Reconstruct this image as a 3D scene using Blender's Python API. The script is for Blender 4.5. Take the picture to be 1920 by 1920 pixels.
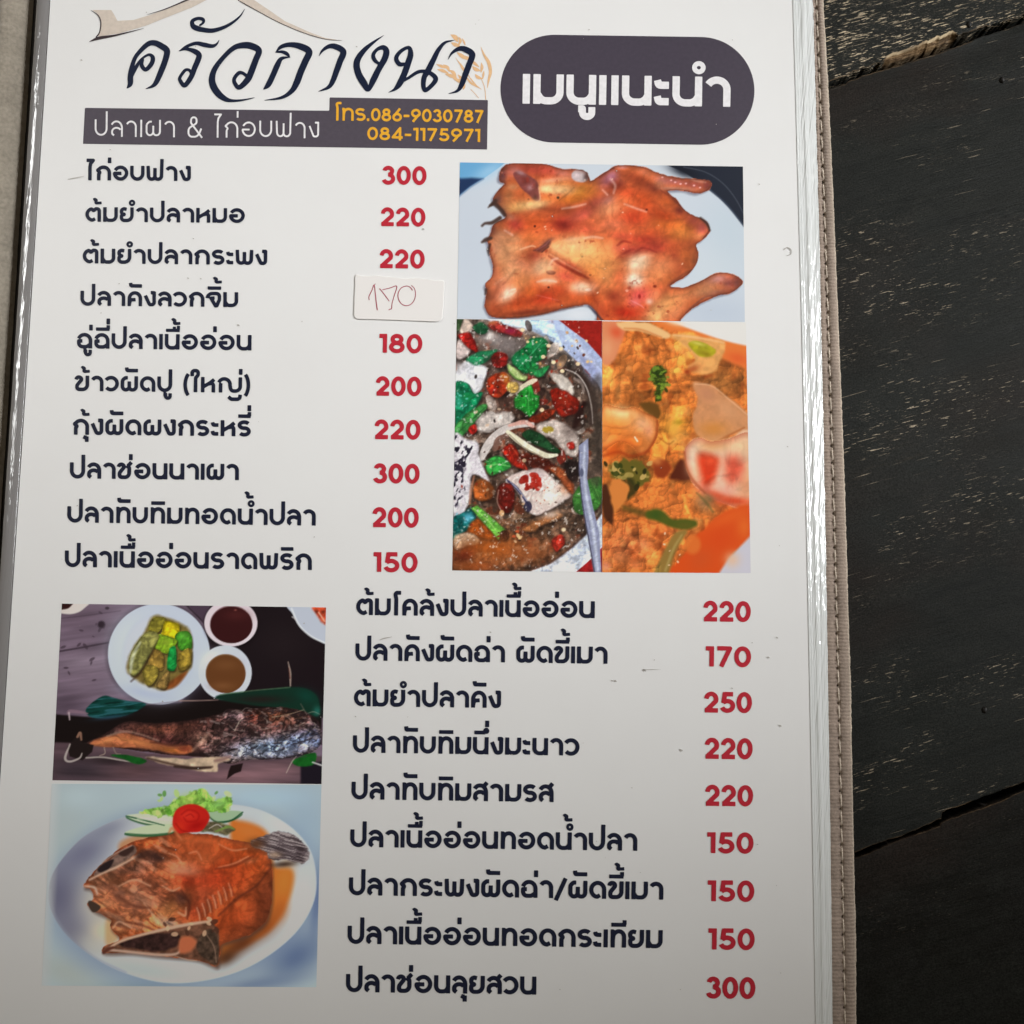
import bpy, bmesh, math, random
import numpy as np
from mathutils import Matrix, Vector

S = bpy.context.scene
for o in list(bpy.data.objects): bpy.data.objects.remove(o)
COL = S.collection

# ------------------------------------------------------------------ camera: a phone held almost straight above the menu
F_PX, CX, CY = 1925., 960., 960.                       # focal length and centre, in units of the 1920 square picture
def _n(v): return v/np.linalg.norm(v)
UPD = _n(np.array([135., -16660., F_PX]))              # the page's long side as the camera sees it
RTD = np.array([1., .0135, 0.]); RTD = _n(RTD-UPD*(RTD@UPD))
NRM = np.cross(RTD, UPD)
RWC = np.column_stack([RTD, UPD, NRM])                 # world -> camera (x right, y down, z ahead)
DEPTH = .2775
TWC = np.array([(760-CX)/F_PX, (960-CY)/F_PX, 1.])*DEPTH   # world origin: a point on the page, left of its centre
CAM = -RWC.T@TWC
def at(px, py, z=0.):
    """plan unit of the picture -> a point of the world on the level z (the page lies at 0)"""
    px, py = np.asarray(px, float), np.asarray(py, float)
    d = np.stack([(px-CX)/F_PX, (py-CY)/F_PX, np.ones_like(px)], -1)@RWC
    t = (z-CAM[2])/d[..., 2]
    return CAM+d*np.asarray(t)[..., None]
cam = bpy.data.objects.new('camera', bpy.data.cameras.new('camera')); COL.objects.link(cam)
B = RWC.T@np.diag([1., -1., -1.]); M4 = Matrix.Identity(4)
for i in range(3):
    for j in range(3): M4[i][j] = B[i, j]
    M4[i][3] = CAM[i]
cam.matrix_world = M4
cam.data.sensor_width = 36; cam.data.lens = 36*F_PX/1920; cam.data.clip_start = .005; cam.data.clip_end = 50
S.camera = cam

# ------------------------------------------------------------------ light: a roofed terrace, daylight coming in from its open side beyond the top of the page
world = bpy.data.worlds.new('World'); S.world = world; world.use_nodes = True
wn = world.node_tree.nodes; wl = world.node_tree.links
bg = wn['Background']
tc = wn.new('ShaderNodeTexCoord'); sep = wn.new('ShaderNodeSeparateXYZ'); rmp = wn.new('ShaderNodeValToRGB')
wl.new(tc.outputs['Generated'], sep.inputs[0]); wl.new(sep.outputs['Y'], rmp.inputs[0]); wl.new(rmp.outputs[0], bg.inputs[0])
rmp.color_ramp.elements[0].position = .0; rmp.color_ramp.elements[0].color = (.25, .165, .04, 1)
rmp.color_ramp.elements[1].position = .9; rmp.color_ramp.elements[1].color = (.31, .25, .15, 1)
bg.inputs[1].default_value = .23
def area_light(name, loc, aim, sx, sy, power, col, spread=180.):
    l = bpy.data.lights.new(name, 'AREA'); l.shape = 'RECTANGLE'; l.size = sx; l.size_y = sy; l.energy = power; l.color = col; l.spread = math.radians(spread)
    o = bpy.data.objects.new(name, l); COL.objects.link(o); o.location = loc
    o.rotation_euler = (Vector(aim)-Vector(loc)).to_track_quat('-Z', 'Y').to_euler(); return o
# a long unseen key lamp on the right, shaped to dim the lower page, and the bright far side of the terrace
area_light('key_lamp', (.68, .515, .57), (.02, .40, 0), .98, .30, 1.18, (.98, .99, 1.), 25.)
area_light('left_fill', (-.52, .25, .44), (-.085, .04, 0), .34, .16, .14, (1., .985, .965), 40.)  # fill lamp added to lift the left of the page
area_light('terrace_side', (.55, 1.1, .34), (.1, .1, 0), .8, .25, .9, (1., .93, .82))
area_light('streak_lamp', (.30, .42, .61), (-.02, .1, 0), .11, .10, .16, (1., .985, .96))  # small lamp added for the bright streak on the left sleeve roll
S.view_settings.view_transform = 'Standard'; S.view_settings.look = 'None'; S.view_settings.exposure = 0; S.view_settings.gamma = 1
try: S.view_settings.use_curve_mapping = False
except Exception: pass

# ------------------------------------------------------------------ lettering: a monoline stroke alphabet (x-height 100)
# each glyph: advance outline width, strokes; a stroke is a list of (x, y[, corner radius])
GL = {
 'ก': (100, [[(90,0),('a',50,50,40,39,0,142),(9,68,3),(26,54,5),(18,42,4),(18,0)]]),
 'ข': (90, [[(5,74),('a',23,76,17,14,160,-30),(12,38,14),(12,11,26),(79,11,30),(79,100)]]),
 'ค': (95, [[(13,0),('a',49,51,36,38,180,0),(85,0)],[(14,18),(20,42,8),(54,44)]]),
 'ง': (77, [[(44,91),(66,91),(66,11,18),(36,11,12),(8,72)]]),
 'จ': (96, [[(6,58),(10,90,34),(85,90,38),(85,48,20),(68,8),(60,8),(30,58),(54,60)]]),
 'ฉ': (97, [[('a',47,50,39,39,160,0),(86,0)],[(34,48),(11,48),(11,11,26),(60,11,20),(82,24)]]),
 'ช': (92, [[(5,74),('a',23,76,17,14,160,-30),(12,38,14),(12,11,26),(74,11,28),(74,70,10),(56,82)],[(64,80),(88,104)]]),
 'ด': (100,[[(64,20),('a',50,50,39,39,-95,-360),(89,0)]]),
 'ต': (102,[[(64,20),('a',50,50,39,39,-95,-236),(40,88,8),(54,74,5),(68,89,10),(91,86,22),(91,0)]]),
 'ท': (95, [[(4,89),(17,89),(17,0)],[(17,40),(22,90,34),(84,90,34),(84,0)]]),
 'น': (94, [[(11,100),(11,11,36),(70,11,28),(84,36)],[(83,100),(83,0)]]),
 'บ': (96, [[(11,100),(11,11,37),(85,11,37),(85,100)]]),
 'ป': (96, [[(11,100),(11,11,37),(85,11,37),(85,147)]]),
 'ผ': (112,[[(46,89),(30,89,12),(11,74,20),(11,11,26),(56,11,24),(56,66)],[(56,30),(56,11,24),(101,11,26),(101,100)]]),
 'พ': (116,[[(11,100),(15,11,24),(58,11,24),(58,86)],[(58,30),(58,11,24),(102,11,24),(105,100)]]),
 'ฟ': (116,[[(11,100),(15,11,24),(58,11,24),(58,86)],[(58,30),(58,11,24),(102,11,24),(105,147)]]),
 'ม': (96, [[(12,100),(12,0)],[(12,36),(28,11,24),(86,11,36),(86,100)]]),
 'ย': (92, [[(46,86),(30,90,8),(12,84,14),(12,56,14),(38,52,2),(12,46,10),(12,11,26),(81,11,34),(81,100)]]),
 'ร': (82, [[('a',42,70,30,19,30,270),('a',42,31,30,21,85,-145)]]),
 'ล': (88, [[('a',41,51,37,38,150,0),(78,0)],[(25,8),(12,18,8),('a',42,30,30,22,176,30)]]),
 'ส': (88, [[('a',41,51,37,38,150,0),(78,0)],[(25,8),(12,18,8),('a',42,30,30,22,176,30)],[(60,80),(84,106)]]),
 'ว': (86, [[('a',36,50,40,39,145,-138)]]),
 'ห': (92, [[(11,100),(11,0)],[(12,34),(62,64,6),(86,84)],[(46,54),(81,62,14),(81,0)]]),
 'อ': (104,[[('a',52,50,41,39,152,-172),(12,48),(58,48)]]),
 'ญ': (162,[[('a',46,52,38,37,160,0),(84,46,8),(90,11,26),(151,11,34),(151,100)],[(26,62),(22,54,4),(22,0)],[(74,-26),(92,-42,14),(148,-42,18),(151,-12)]]),
 'ๅ': (80, []),
 'า': (80, [[('a',37,58,32,31,150,0),(69,0)]]),
 'เ': (22, [[(11,100),(11,0)]]),
 'แ': (62, [[(11,100),(11,0)],[(50,100),(50,0)]]),
 'โ': (46, [[(52,134),(14,134,12),(22,98,16),(22,0)]]),
 'ไ': (50, [[(-2,134),(44,134),(26,112,16),(22,90),(22,0)]]),
 'ใ': (48, [[(4,104),(2,140,16),(42,140,20),(42,112,12),(26,92,10),(26,0)]]),
 'ะ': (46, [[(8,86),(12,69,8),(45,69)],[(8,32),(12,14,8),(45,14)]]),
 '(': (40, [[('a',60,49,48,84,125,235)]]),
 ')': (40, [[('a',-20,49,48,84,55,-55)]]),
 '/': (66, [[(4,-12),(62,112)]]),
 '.': (24, [[(11,0),(11,21)]]),
 '-': (52, [[(4,44),(48,44)]]),
 ' ': (46, []),
 '&': (112,[[(104,-2),(28,84,14),(30,116,20),(66,116,20),(66,82,16),(12,52,26),(12,4,26),(76,4,40),(98,52)]]),
}
UP = {  # above / below marks, x measured back from the consonant's right edge, y from the mark's own floor
 'ั': ('v', [[(-74,42),(-72,22,6),(-58,22),(0,22)]], 1.0),
 'ิ': ('v', [[(-88,12),(0,12)]], .95),
 'ี': ('v', [[(-88,12),(0,12)],[(-9,12),(-9,38)]], .95),
 'ึ': ('v', [[(-88,12),(-20,12)],'o'], .95),
 'ื': ('v', [[(-88,10),(0,10)],[(-8,10),(-8,40)],[(-34,10),(-34,34)]], .86),
 'ํ': ('r', ['O'], 1.0),
 '่': ('t', [[(-9,2),(-9,40)]], 1.0),
 '้': ('t', [[(-50,34),(-42,40,4),(-29,34,6),(-38,12,6),(4,15)]], .8),
 'ุ': ('b', [[(-34,-12),(-24,-16,4),(-12,-16)],[(-12,-10),(-12,-44)]], 1.0),
 'ู': ('b', [[(-56,-14),(-42,-14),(-42,-40,14),(-12,-40,14),(-12,-8)]], .95),
}
DG = {  # numerals, height 100, drawn for a stroke of 20
 '0': (75,[[('a',37.5,50,27.5,40.5,0,360)]]),
 '1': (38,[[(27,100),(27,0)],[(0,89),(30,89)]]),
 '2': (72,[[('a',35,64,25,26.5,175,-22),(13,12)],[(3,10),(70,10)]]),
 '3': (70,[[('a',33,72,21,18.5,172,-90)],[('a',34,31,26,22,95,-165)]]),
 '4': (78,[[(58,0),(58,94),(10,24),(76,24)]]),
 '5': (74,[[(64,90),(20,90)],[(23,99),(16,46)],[('a',36,33,28,23.5,142,-162)]]),
 '6': (76,[[(60,100),(18,46)],[('a',38,34,28,24,0,360)]]),
 '7': (70,[[(4,90),(60,90),(22,0)]]),
 '8': (72,[[('a',36,72,21,18,0,360)],[('a',36,31,27,21.5,0,360)]]),
 '9': (76,[[(16,0),(58,54)],[('a',38,66,28,24,0,360)]]),
}
def round_path(pts):
    """a polyline whose corners are filleted"""
    q = []
    for p in pts:
        if p[0] == 'a':
            n = max(6, int(abs(p[6]-p[5])/9))
            q += [(p[1]+p[3]*math.cos(math.radians(t)), p[2]+p[4]*math.sin(math.radians(t))) for t in np.linspace(p[5], p[6], n+1)]
        else: q.append(p)
    pts = q
    out = [np.array(pts[0][:2], float)]
    for i in range(1, len(pts)-1):
        p = np.array(pts[i][:2], float); a = np.array(pts[i-1][:2], float); b = np.array(pts[i+1][:2], float)
        r = pts[i][2] if len(pts[i]) > 2 else 0
        la, lb = np.linalg.norm(a-p), np.linalg.norm(b-p)
        if r <= 0 or la < 1e-6 or lb < 1e-6: out.append(p); continue
        ua, ub = (a-p)/la, (b-p)/lb
        c = np.clip(ua@ub, -1, 1); th = math.acos(c)
        if th > 3.1: out.append(p); continue
        fa = 1.0 if i == 1 else (.5 if len(pts[i-1]) > 2 else 1.0)
        fb = 1.0 if i == len(pts)-2 else (.5 if len(pts[i+1]) > 2 else 1.0)
        d = min(r/math.tan(th/2), la*fa, lb*fb); rr = d*math.tan(th/2)
        n = max(4, int(rr/4)+4); q = p+(ua+ub)/np.linalg.norm(ua+ub)*(rr/math.sin(th/2))
        s0, s1 = p+ua*d, p+ub*d
        a0 = math.atan2(*(s0-q)[::-1]); a1 = math.atan2(*(s1-q)[::-1])
        da = (a1-a0+math.pi) % (2*math.pi)-math.pi
        for k in range(n+1):
            t = a0+da*k/n; out.append(q+rr*np.array([math.cos(t), math.sin(t)]))
    out.append(np.array(pts[-1][:2], float))
    return np.array([p for i, p in enumerate(out) if i == 0 or np.linalg.norm(p-out[i-1]) > .2])
def layout(text, gap=14):
    """strokes of a line of writing in glyph units: list of (polyline, thickness factor); and its length"""
    x = 0.; st = []; last = (0., 0.); vlev = 0; first = True
    for ci, ch in enumerate(text):
        if ch in UP:
            kind, ss, th = UP[ch]
            if kind == 'v': oy = 114; vlev = {'ั': 40, 'ิ': 36, 'ี': 38, 'ึ': 38, 'ื': 38}[ch]
            elif kind == 'r': oy = 112; vlev = 40
            elif kind == 't': oy = 114+(vlev and vlev+3)+(43 if text[ci+1:ci+2] == 'ำ' else 0)
            else: oy = 0
            ox = last[1]
            w = last[1]-last[0]
            for s in ss:
                if s == 'O' or s == 'o':
                    c = (ox-20, oy+19) if s == 'O' else (ox-14, oy+22)
                    r = 14 if s == 'O' else 10
                    k = [(c[0]+r*math.cos(a), c[1]+r*math.sin(a)) for a in np.linspace(0, 2*math.pi, 25)]
                    st.append((np.array(k), .68, False))
                    continue
                p = round_path(s); k = min(1., w/92.) if kind == 'v' else 1.
                st.append((p*[k, 1]+[ox, oy], th, True))
            continue
        if ch == 'ำ':
            r = 14; c = (last[1]-11, 112+18)
            st.append((np.array([(c[0]+r*math.cos(a), c[1]+r*math.sin(a)) for a in np.linspace(0, 2*math.pi, 25)]), .66, False))
            ch = 'า'
        g = DG.get(ch) if ch in DG else GL[ch]
        if not first: x += gap
        first = False
        for s in g[1]:
            p = round_path(s); st.append((p+[x, 0], 1., np.linalg.norm(p[0]-p[-1]) > 3))
        last = (x, x+g[0]); vlev = 0; x += g[0]
    return st, x
def seg_sdf(D, X, Y, P, R, flat=True):
    """union of the stroke P (polyline, half width R scalar or per point) into the distance field D"""
    P = np.asarray(P, float); n = len(P); R = np.broadcast_to(np.asarray(R, float), (n,))
    L = np.concatenate([[0], np.cumsum(np.linalg.norm(np.diff(P, axis=0), axis=1))])
    x0, dx = X[0, 0], X[0, 1]-X[0, 0]; y0, dy = Y[0, 0], Y[1, 0]-Y[0, 0]
    e0 = (P[0]-P[1])/max(1e-9, np.linalg.norm(P[0]-P[1])); e1 = (P[-1]-P[-2])/max(1e-9, np.linalg.norm(P[-1]-P[-2]))
    for i in range(n-1):
        a, b = P[i], P[i+1]; m = max(R[i], R[i+1])+3*max(abs(dx), abs(dy))
        ia, ib = sorted(((min(a[0], b[0])-m-x0)/dx, (max(a[0], b[0])+m-x0)/dx))
        ja, jb = sorted(((min(a[1], b[1])-m-y0)/dy, (max(a[1], b[1])+m-y0)/dy))
        sl = (slice(max(0, int(ja)), max(0, int(jb)+2)), slice(max(0, int(ia)), max(0, int(ib)+2)))
        xx, yy = X[sl], Y[sl]
        if xx.size == 0: continue
        ab = b-a; l2 = max(1e-12, ab@ab)
        t = np.clip(((xx-a[0])*ab[0]+(yy-a[1])*ab[1])/l2, 0, 1)
        d = np.hypot(xx-a[0]-t*ab[0], yy-a[1]-t*ab[1])-(R[i]+(R[i+1]-R[i])*t)
        if flat:
            if L[i] < 1.6*R[0]: d = np.maximum(d, (xx-P[0][0])*e0[0]+(yy-P[0][1])*e0[1])
            if L[-1]-L[i+1] < 1.6*R[-1]: d = np.maximum(d, (xx-P[-1][0])*e1[0]+(yy-P[-1][1])*e1[1])
        D[sl] = np.minimum(D[sl], d)
def text_strokes(text, p0, p1, xh, weight, gap=14, slant=0.):
    """the strokes of a line in picture-plan coordinates: baseline from p0 to p1, letter height xh"""
    st, W = layout(text, gap=gap)
    p0 = np.array(p0, float); p1 = np.array(p1, float); ux = (p1-p0)/W; u = ux/np.linalg.norm(ux)
    up = np.array([u[1], -u[0]])*xh/100.
    out = []
    for P, th, fl in st:
        Q = p0+np.outer(P[:, 0]+slant*P[:, 1], ux)+np.outer(P[:, 1], up)
        out.append((Q, weight*th*xh/200., fl))
    return out
# ------------------------------------------------------------------ the menu's writing: (words, left x, left baseline y, right x, right baseline y, letter height), in picture-plan units
DISHES = [
 ('ไก่อบฟาง',162.5,338,357.5,339.5,28), ('ต้มยำปลาหมอ',160.2,415.6,458.8,418,27.6), ('ต้มยำปลากระพง',155.1,493.7,500.8,496.8,28),
 ('ปลาคังลวกจิ้ม',150.8,573,446,575.8,28), ('ฉู่ฉี่ปลาเนื้ออ่อน',144.4,653,471.2,657.2,29), ('ข้าวผัดปู (ใหญ่)',141,733,469,736.6,29),
 ('กุ้งผัดผงกระหรี่',136.6,815,469.7,818.2,30), ('ปลาช่อนนาเผา',131.1,897,447.5,900.3,30.4), ('ปลาทับทิมทอดน้ำปลา',126.3,979.5,591.6,985.6,30.5),
 ('ปลาเนื้ออ่อนราดพริก',121.7,1063,584,1068.8,31),
 ('ต้มโคล้งปลาเนื้ออ่อน',668.1,1153,1114.7,1159,31.8), ('ปลาคังผัดฉ่า ผัดขี้เมา',666.7,1238.3,1138.6,1244.7,32), ('ต้มยำปลาคัง',663.9,1324,938.9,1327.6,32),
 ('ปลาทับทิมนึ่งมะนาว',662,1411,1085.7,1417,32.5), ('ปลาทับทิมสามรส',659.4,1498.6,1037.2,1504,33), ('ปลาเนื้ออ่อนทอดน้ำปลา',657.1,1588,1194.4,1595.4,33),
 ('ปลากระพงผัดฉ่า/ผัดขี้เมา',654.5,1678.4,1243.2,1687,33.5), ('ปลาเนื้ออ่อนทอดกระเทียม',652,1769.5,1241.5,1778,34), ('ปลาช่อนลุยสวน',649,1860,1004.9,1865,34)]
PRICES = [
 ('300',716.4,345.5,799.2,346.6,34.5), ('220',713.9,423.4,797.1,424.6,34.5), ('220',711.7,502.2,795.7,503.4,35), ('180',711,661.2,791.7,662.4,35.5),
 ('200',704.9,741.5,789.8,742.8,36), ('220',702.4,822.9,787.9,824.1,36.3), ('300',700.2,905.6,786.1,906.9,36.8), ('200',698.5,988,784.4,989.3,37), ('150',699.9,1072.2,782.6,1073.5,37.2),
 ('220',1318.8,1164.8,1407,1166,38.2), ('170',1323,1249.6,1408,1250.8,38.2), ('250',1320.4,1335.6,1409.2,1336.8,38.5), ('220',1321.7,1422.3,1410.4,1423.6,38.8),
 ('220',1322.5,1510.6,1411.3,1511.8,39), ('150',1325.8,1599.4,1412.5,1600.6,39.2), ('150',1326.7,1689.8,1414,1691,39.4), ('150',1328,1780.2,1414.6,1781.4,39.8), ('300',1324.6,1871.6,1415.4,1873,40.2)]
TITLE = ('เมนูแนะนำ',980,194.3,1368.9,200.3,55.8)
TAGLINE = ('ปลาเผา & ไก่อบฟาง',176,256.2,599.5,259.6,32.5)
PHONES = [('โทร.086-9030787',627,226,906.3,230.6,24.6), ('084-1175971',688,262.4,901,266.2,24.6)]
def Z(ox, oy, k, *pts):        # traced points of one enlarged detail: (x, y, width)
    return [(ox+p[0]/k, oy+p[1]/k, (p[2] if len(p) > 2 else 20)/k) for p in pts]
_a = lambda *p: Z(0, 0, 4, *p)
_b = lambda *p: Z(460, 0, 4, *p)
LOGO = [
 _a((950,664,3),(976,630,36),(978,580,42),(985,520,36),(1010,440,30),(1050,385,32),(1110,330,38),(1160,322,42),(1210,345,46),(1252,380,46),(1240,450,44),(1210,530,44),(1175,610,38),(1145,645,24),(1092,666,4)),
 _a((985,570,30),(1020,505,28),(1060,445,18),(1115,410,20),(1146,432,32),(1135,480,34),(1092,522,30),(1062,488,30),(1072,448,18)),
 _a((1645,298,3),(1625,330,16),(1590,345,28),(1530,335,34),(1470,324,26),(1400,348,22),(1345,381,6)),
 _a((1343,381,6),(1400,368,20),(1460,385,38),(1493,412,40),(1485,450,42),(1460,510,40),(1432,580,38),(1385,640,34),(1352,605,28),(1350,580,24),(1385,530,24),(1415,524,22),(1438,550,24)),
 _a((1838,65,2),(1790,132,14),(1700,195,24),(1600,228,32),(1520,222,36),(1460,205,40),(1442,180,32),(1446,155,28),(1485,138,24),(1522,146,26),(1524,170,18),(1500,188,14)),
 _a((1910,732,3),(1820,750,14),(1740,755,22),(1690,742,38),(1640,705,50),(1602,650,52),(1590,590,48),(1612,515,40),(1680,425,34),(1760,355,38),(1840,338,48),(1900,350,50),(1942,382,46),(1918,450,46),(1884,540,48),(1855,600,46),(1795,655,36),(1762,625,30),(1757,590,28),(1790,548,28),(1820,548,24),(1850,570,24)),
 _b((228,392,5),(270,350,28),(340,334,36),(420,350,48),(478,388,50),(450,460,50),(415,540,50),(385,620,48),(345,685,36),(270,732,22),(140,753,3)),
 _b((228,392,6),(275,388,22),(312,404,26),(334,430,6)),
 _b((332,428,6),(270,440,28),(240,490,42),(205,570,42),(172,635,40),(138,668,8)),
 _b((552,420,3),(580,378,20),(630,347,32),(680,350,42),(735,388,46),(710,460,46),(685,530,44),(655,610,38),(622,655,26),(548,686,3)),
 _b((1040,264,2),(970,310,18),(900,368,34),(850,432,44),(834,490,48),(852,560,50),(890,625,52),(922,672,30),(960,600,46),(1000,520,44),(1045,440,46),(1058,385,46),(1035,356,36),(990,370,26),(960,410,28),(970,450,30),(1000,476,20)),
 _b((1200,480,22),(1155,480,34),(1132,435,32),(1165,385,28),(1225,356,26),(1240,405,42),(1222,470,46),(1190,560,46),(1155,630,44),(1120,670,22),(1074,693,3)),
 _b((1150,628,16),(1230,580,22),(1290,542,26),(1340,534,26),(1390,550,32),(1428,590,36),(1400,638,32),(1350,676,32),(1336,640,34),(1342,580,38),(1370,530,44),(1410,450,40),(1450,372,32),(1500,318,20),(1572,300,2)),
 _b((1520,446,3),(1550,398,18),(1600,366,32),(1650,370,44),(1702,408,46),(1680,480,44),(1650,560,44),(1620,640,36),(1588,682,20),(1524,703,3))]
ROOF_DARK = [
 _a((668,313,2),(740,286,22),(850,268,14),(950,245,9),(1080,212,2)), _a((680,75,2),(735,115,8),(756,170,9),(747,240,8),(722,278,10)), _a((1100,110,2),(1220,75,7),(1320,35,9),(1420,-8,14)),
 _b((-55,0,4),(0,32,6),(100,87,5),(250,167,4),(440,247,4),(600,293,4),(735,304,2))]
ROOF_TAN = [
 [(p[0], p[1]) for p in _a((690,75),(835,75),(858,112),(880,156),(1000,150),(1100,120),(1250,70),(1400,4),(1560,-6),(1440,55),(1250,130),(1100,190),(900,250),(735,274),(757,220),(757,150),(730,100))],
 [(p[0], p[1]) for p in _b((-55,-4),(60,-4),(170,70),(300,160),(480,240),(600,285),(740,305),(600,294),(440,247),(250,167),(100,87),(0,32))]]
WHEAT = [
 _b((1432,482,3),(1470,496,22),(1500,510,8)), _b((1440,520,4),(1480,530,24),(1520,548,8)), _b((1485,485,4),(1515,505,24),(1530,535,8)), _b((1500,555,5),(1540,568,26),(1585,585,8)), _b((1530,525,4),(1560,545,26),(1580,575,8)), _b((1560,590,5),(1600,605,26),(1640,630,8)), _b((1595,560,4),(1620,590,24),(1640,620,8)),
 _b((1540,260,4),(1575,280,34),(1590,310,12)), _b((1545,320,5),(1575,335,30),(1605,345,10)), _b((1600,275,3),(1612,305,22),(1600,340,8)), _b((1625,285,2),(1640,315,14),(1650,340,4)), _b((1590,395,8),(1625,420,30),(1660,445,10)), _b((1650,420,6),(1680,445,26),(1700,475,8)), _b((1575,430,2),(1610,480,8),(1660,550,10),(1690,590,4)), _b((1600,460,3),(1630,510,20),(1650,545,6)),
 _b((1705,500,8),(1730,520,28),(1760,530,8)), _b((1770,470,4),(1775,505,22),(1768,540,8)), _b((1700,455,3),(1720,475,22),(1750,500,8)), _b((1725,560,8),(1745,580,24),(1775,590,8)), _b((1790,530,4),(1785,560,16),(1780,590,6)),
 _b((1765,350,2),(1790,410,16),(1825,470,26),(1838,540,24),(1825,600,16),(1815,660,3)), _b((1690,590,10),(1730,640,12),(1770,670,4)), _b((1655,575,8),(1690,620,16),(1740,655,4)), _b((1770,590,5),(1795,660,5),(1803,745,5)), _b((1690,670,4),(1720,700,4),(1750,735,4)), _b((1640,620,14),(1640,650,20),(1635,670,6))]
_h = lambda *p: Z(640, 500, 8.727, *p)
HANDWRITING = [
 _h((455,542,14),(452,490,16),(500,385,15),(535,302,16),(556,440,17),(570,580,18),(588,706,18)), _h((556,282,10),(532,310,14)), _h((628,362,16),(700,450,15),(782,562,13)),
 _h((675,378,13),(790,350,13),(905,320,16),(870,460,14),(832,590,13),(822,680,15),(800,695,14),(778,706,14)),
 _h((1160,382,18),(1120,334,15),(1060,318,14),(980,350,14),(932,430,15),(932,520,15),(975,600,15),(1050,638,15),(1130,620,14),(1190,550,13),(1213,460,13),(1200,365,13),(1150,310,13))]
def smooth(pts, n=6, closed=False):
    """Catmull-Rom through points (any number of columns)"""
    P = np.asarray(pts, float)
    if closed: Q = np.vstack([P[-1], P, P[0], P[1]])
    else: Q = np.vstack([2*P[0]-P[1], P, 2*P[-1]-P[-2]])
    out = []
    for i in range(1, len(Q)-2):
        a, b, c, d = Q[i-1], Q[i], Q[i+1], Q[i+2]
        for k in range(n):
            t = k/n
            out.append(.5*(2*b+(c-a)*t+(2*a-5*b+4*c-d)*t*t+(3*b-a-3*c+d)*t**3))
    if not closed: out.append(P[-1])
    return np.array(out)
def line_strokes(item, weight, gap=14): return text_strokes(item[0], item[1:3], item[3:5], item[5], weight, gap)
def brush_strokes(lst):
    out = []
    for s in lst:
        q = smooth(s, 7); out.append((q[:, :2], np.maximum(q[:, 2], .2)/2, False))
    return out
def poly_sdf(X, Y, P):
    P = np.asarray(P, float); d = np.full(X.shape, 1e9); ins = np.zeros(X.shape, bool)
    for i in range(len(P)):
        a, b = P[i], P[(i+1) % len(P)]; ab = b-a
        t = np.clip(((X-a[0])*ab[0]+(Y-a[1])*ab[1])/max(1e-9, ab@ab), 0, 1)
        d = np.minimum(d, np.hypot(X-a[0]-t*ab[0], Y-a[1]-t*ab[1]))
        if a[1] != b[1]: ins ^= ((a[1] > Y) != (b[1] > Y)) & (X < (b[0]-a[0])*(Y-a[1])/(b[1]-a[1])+a[0])
    return np.where(ins, -d, d)
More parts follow.
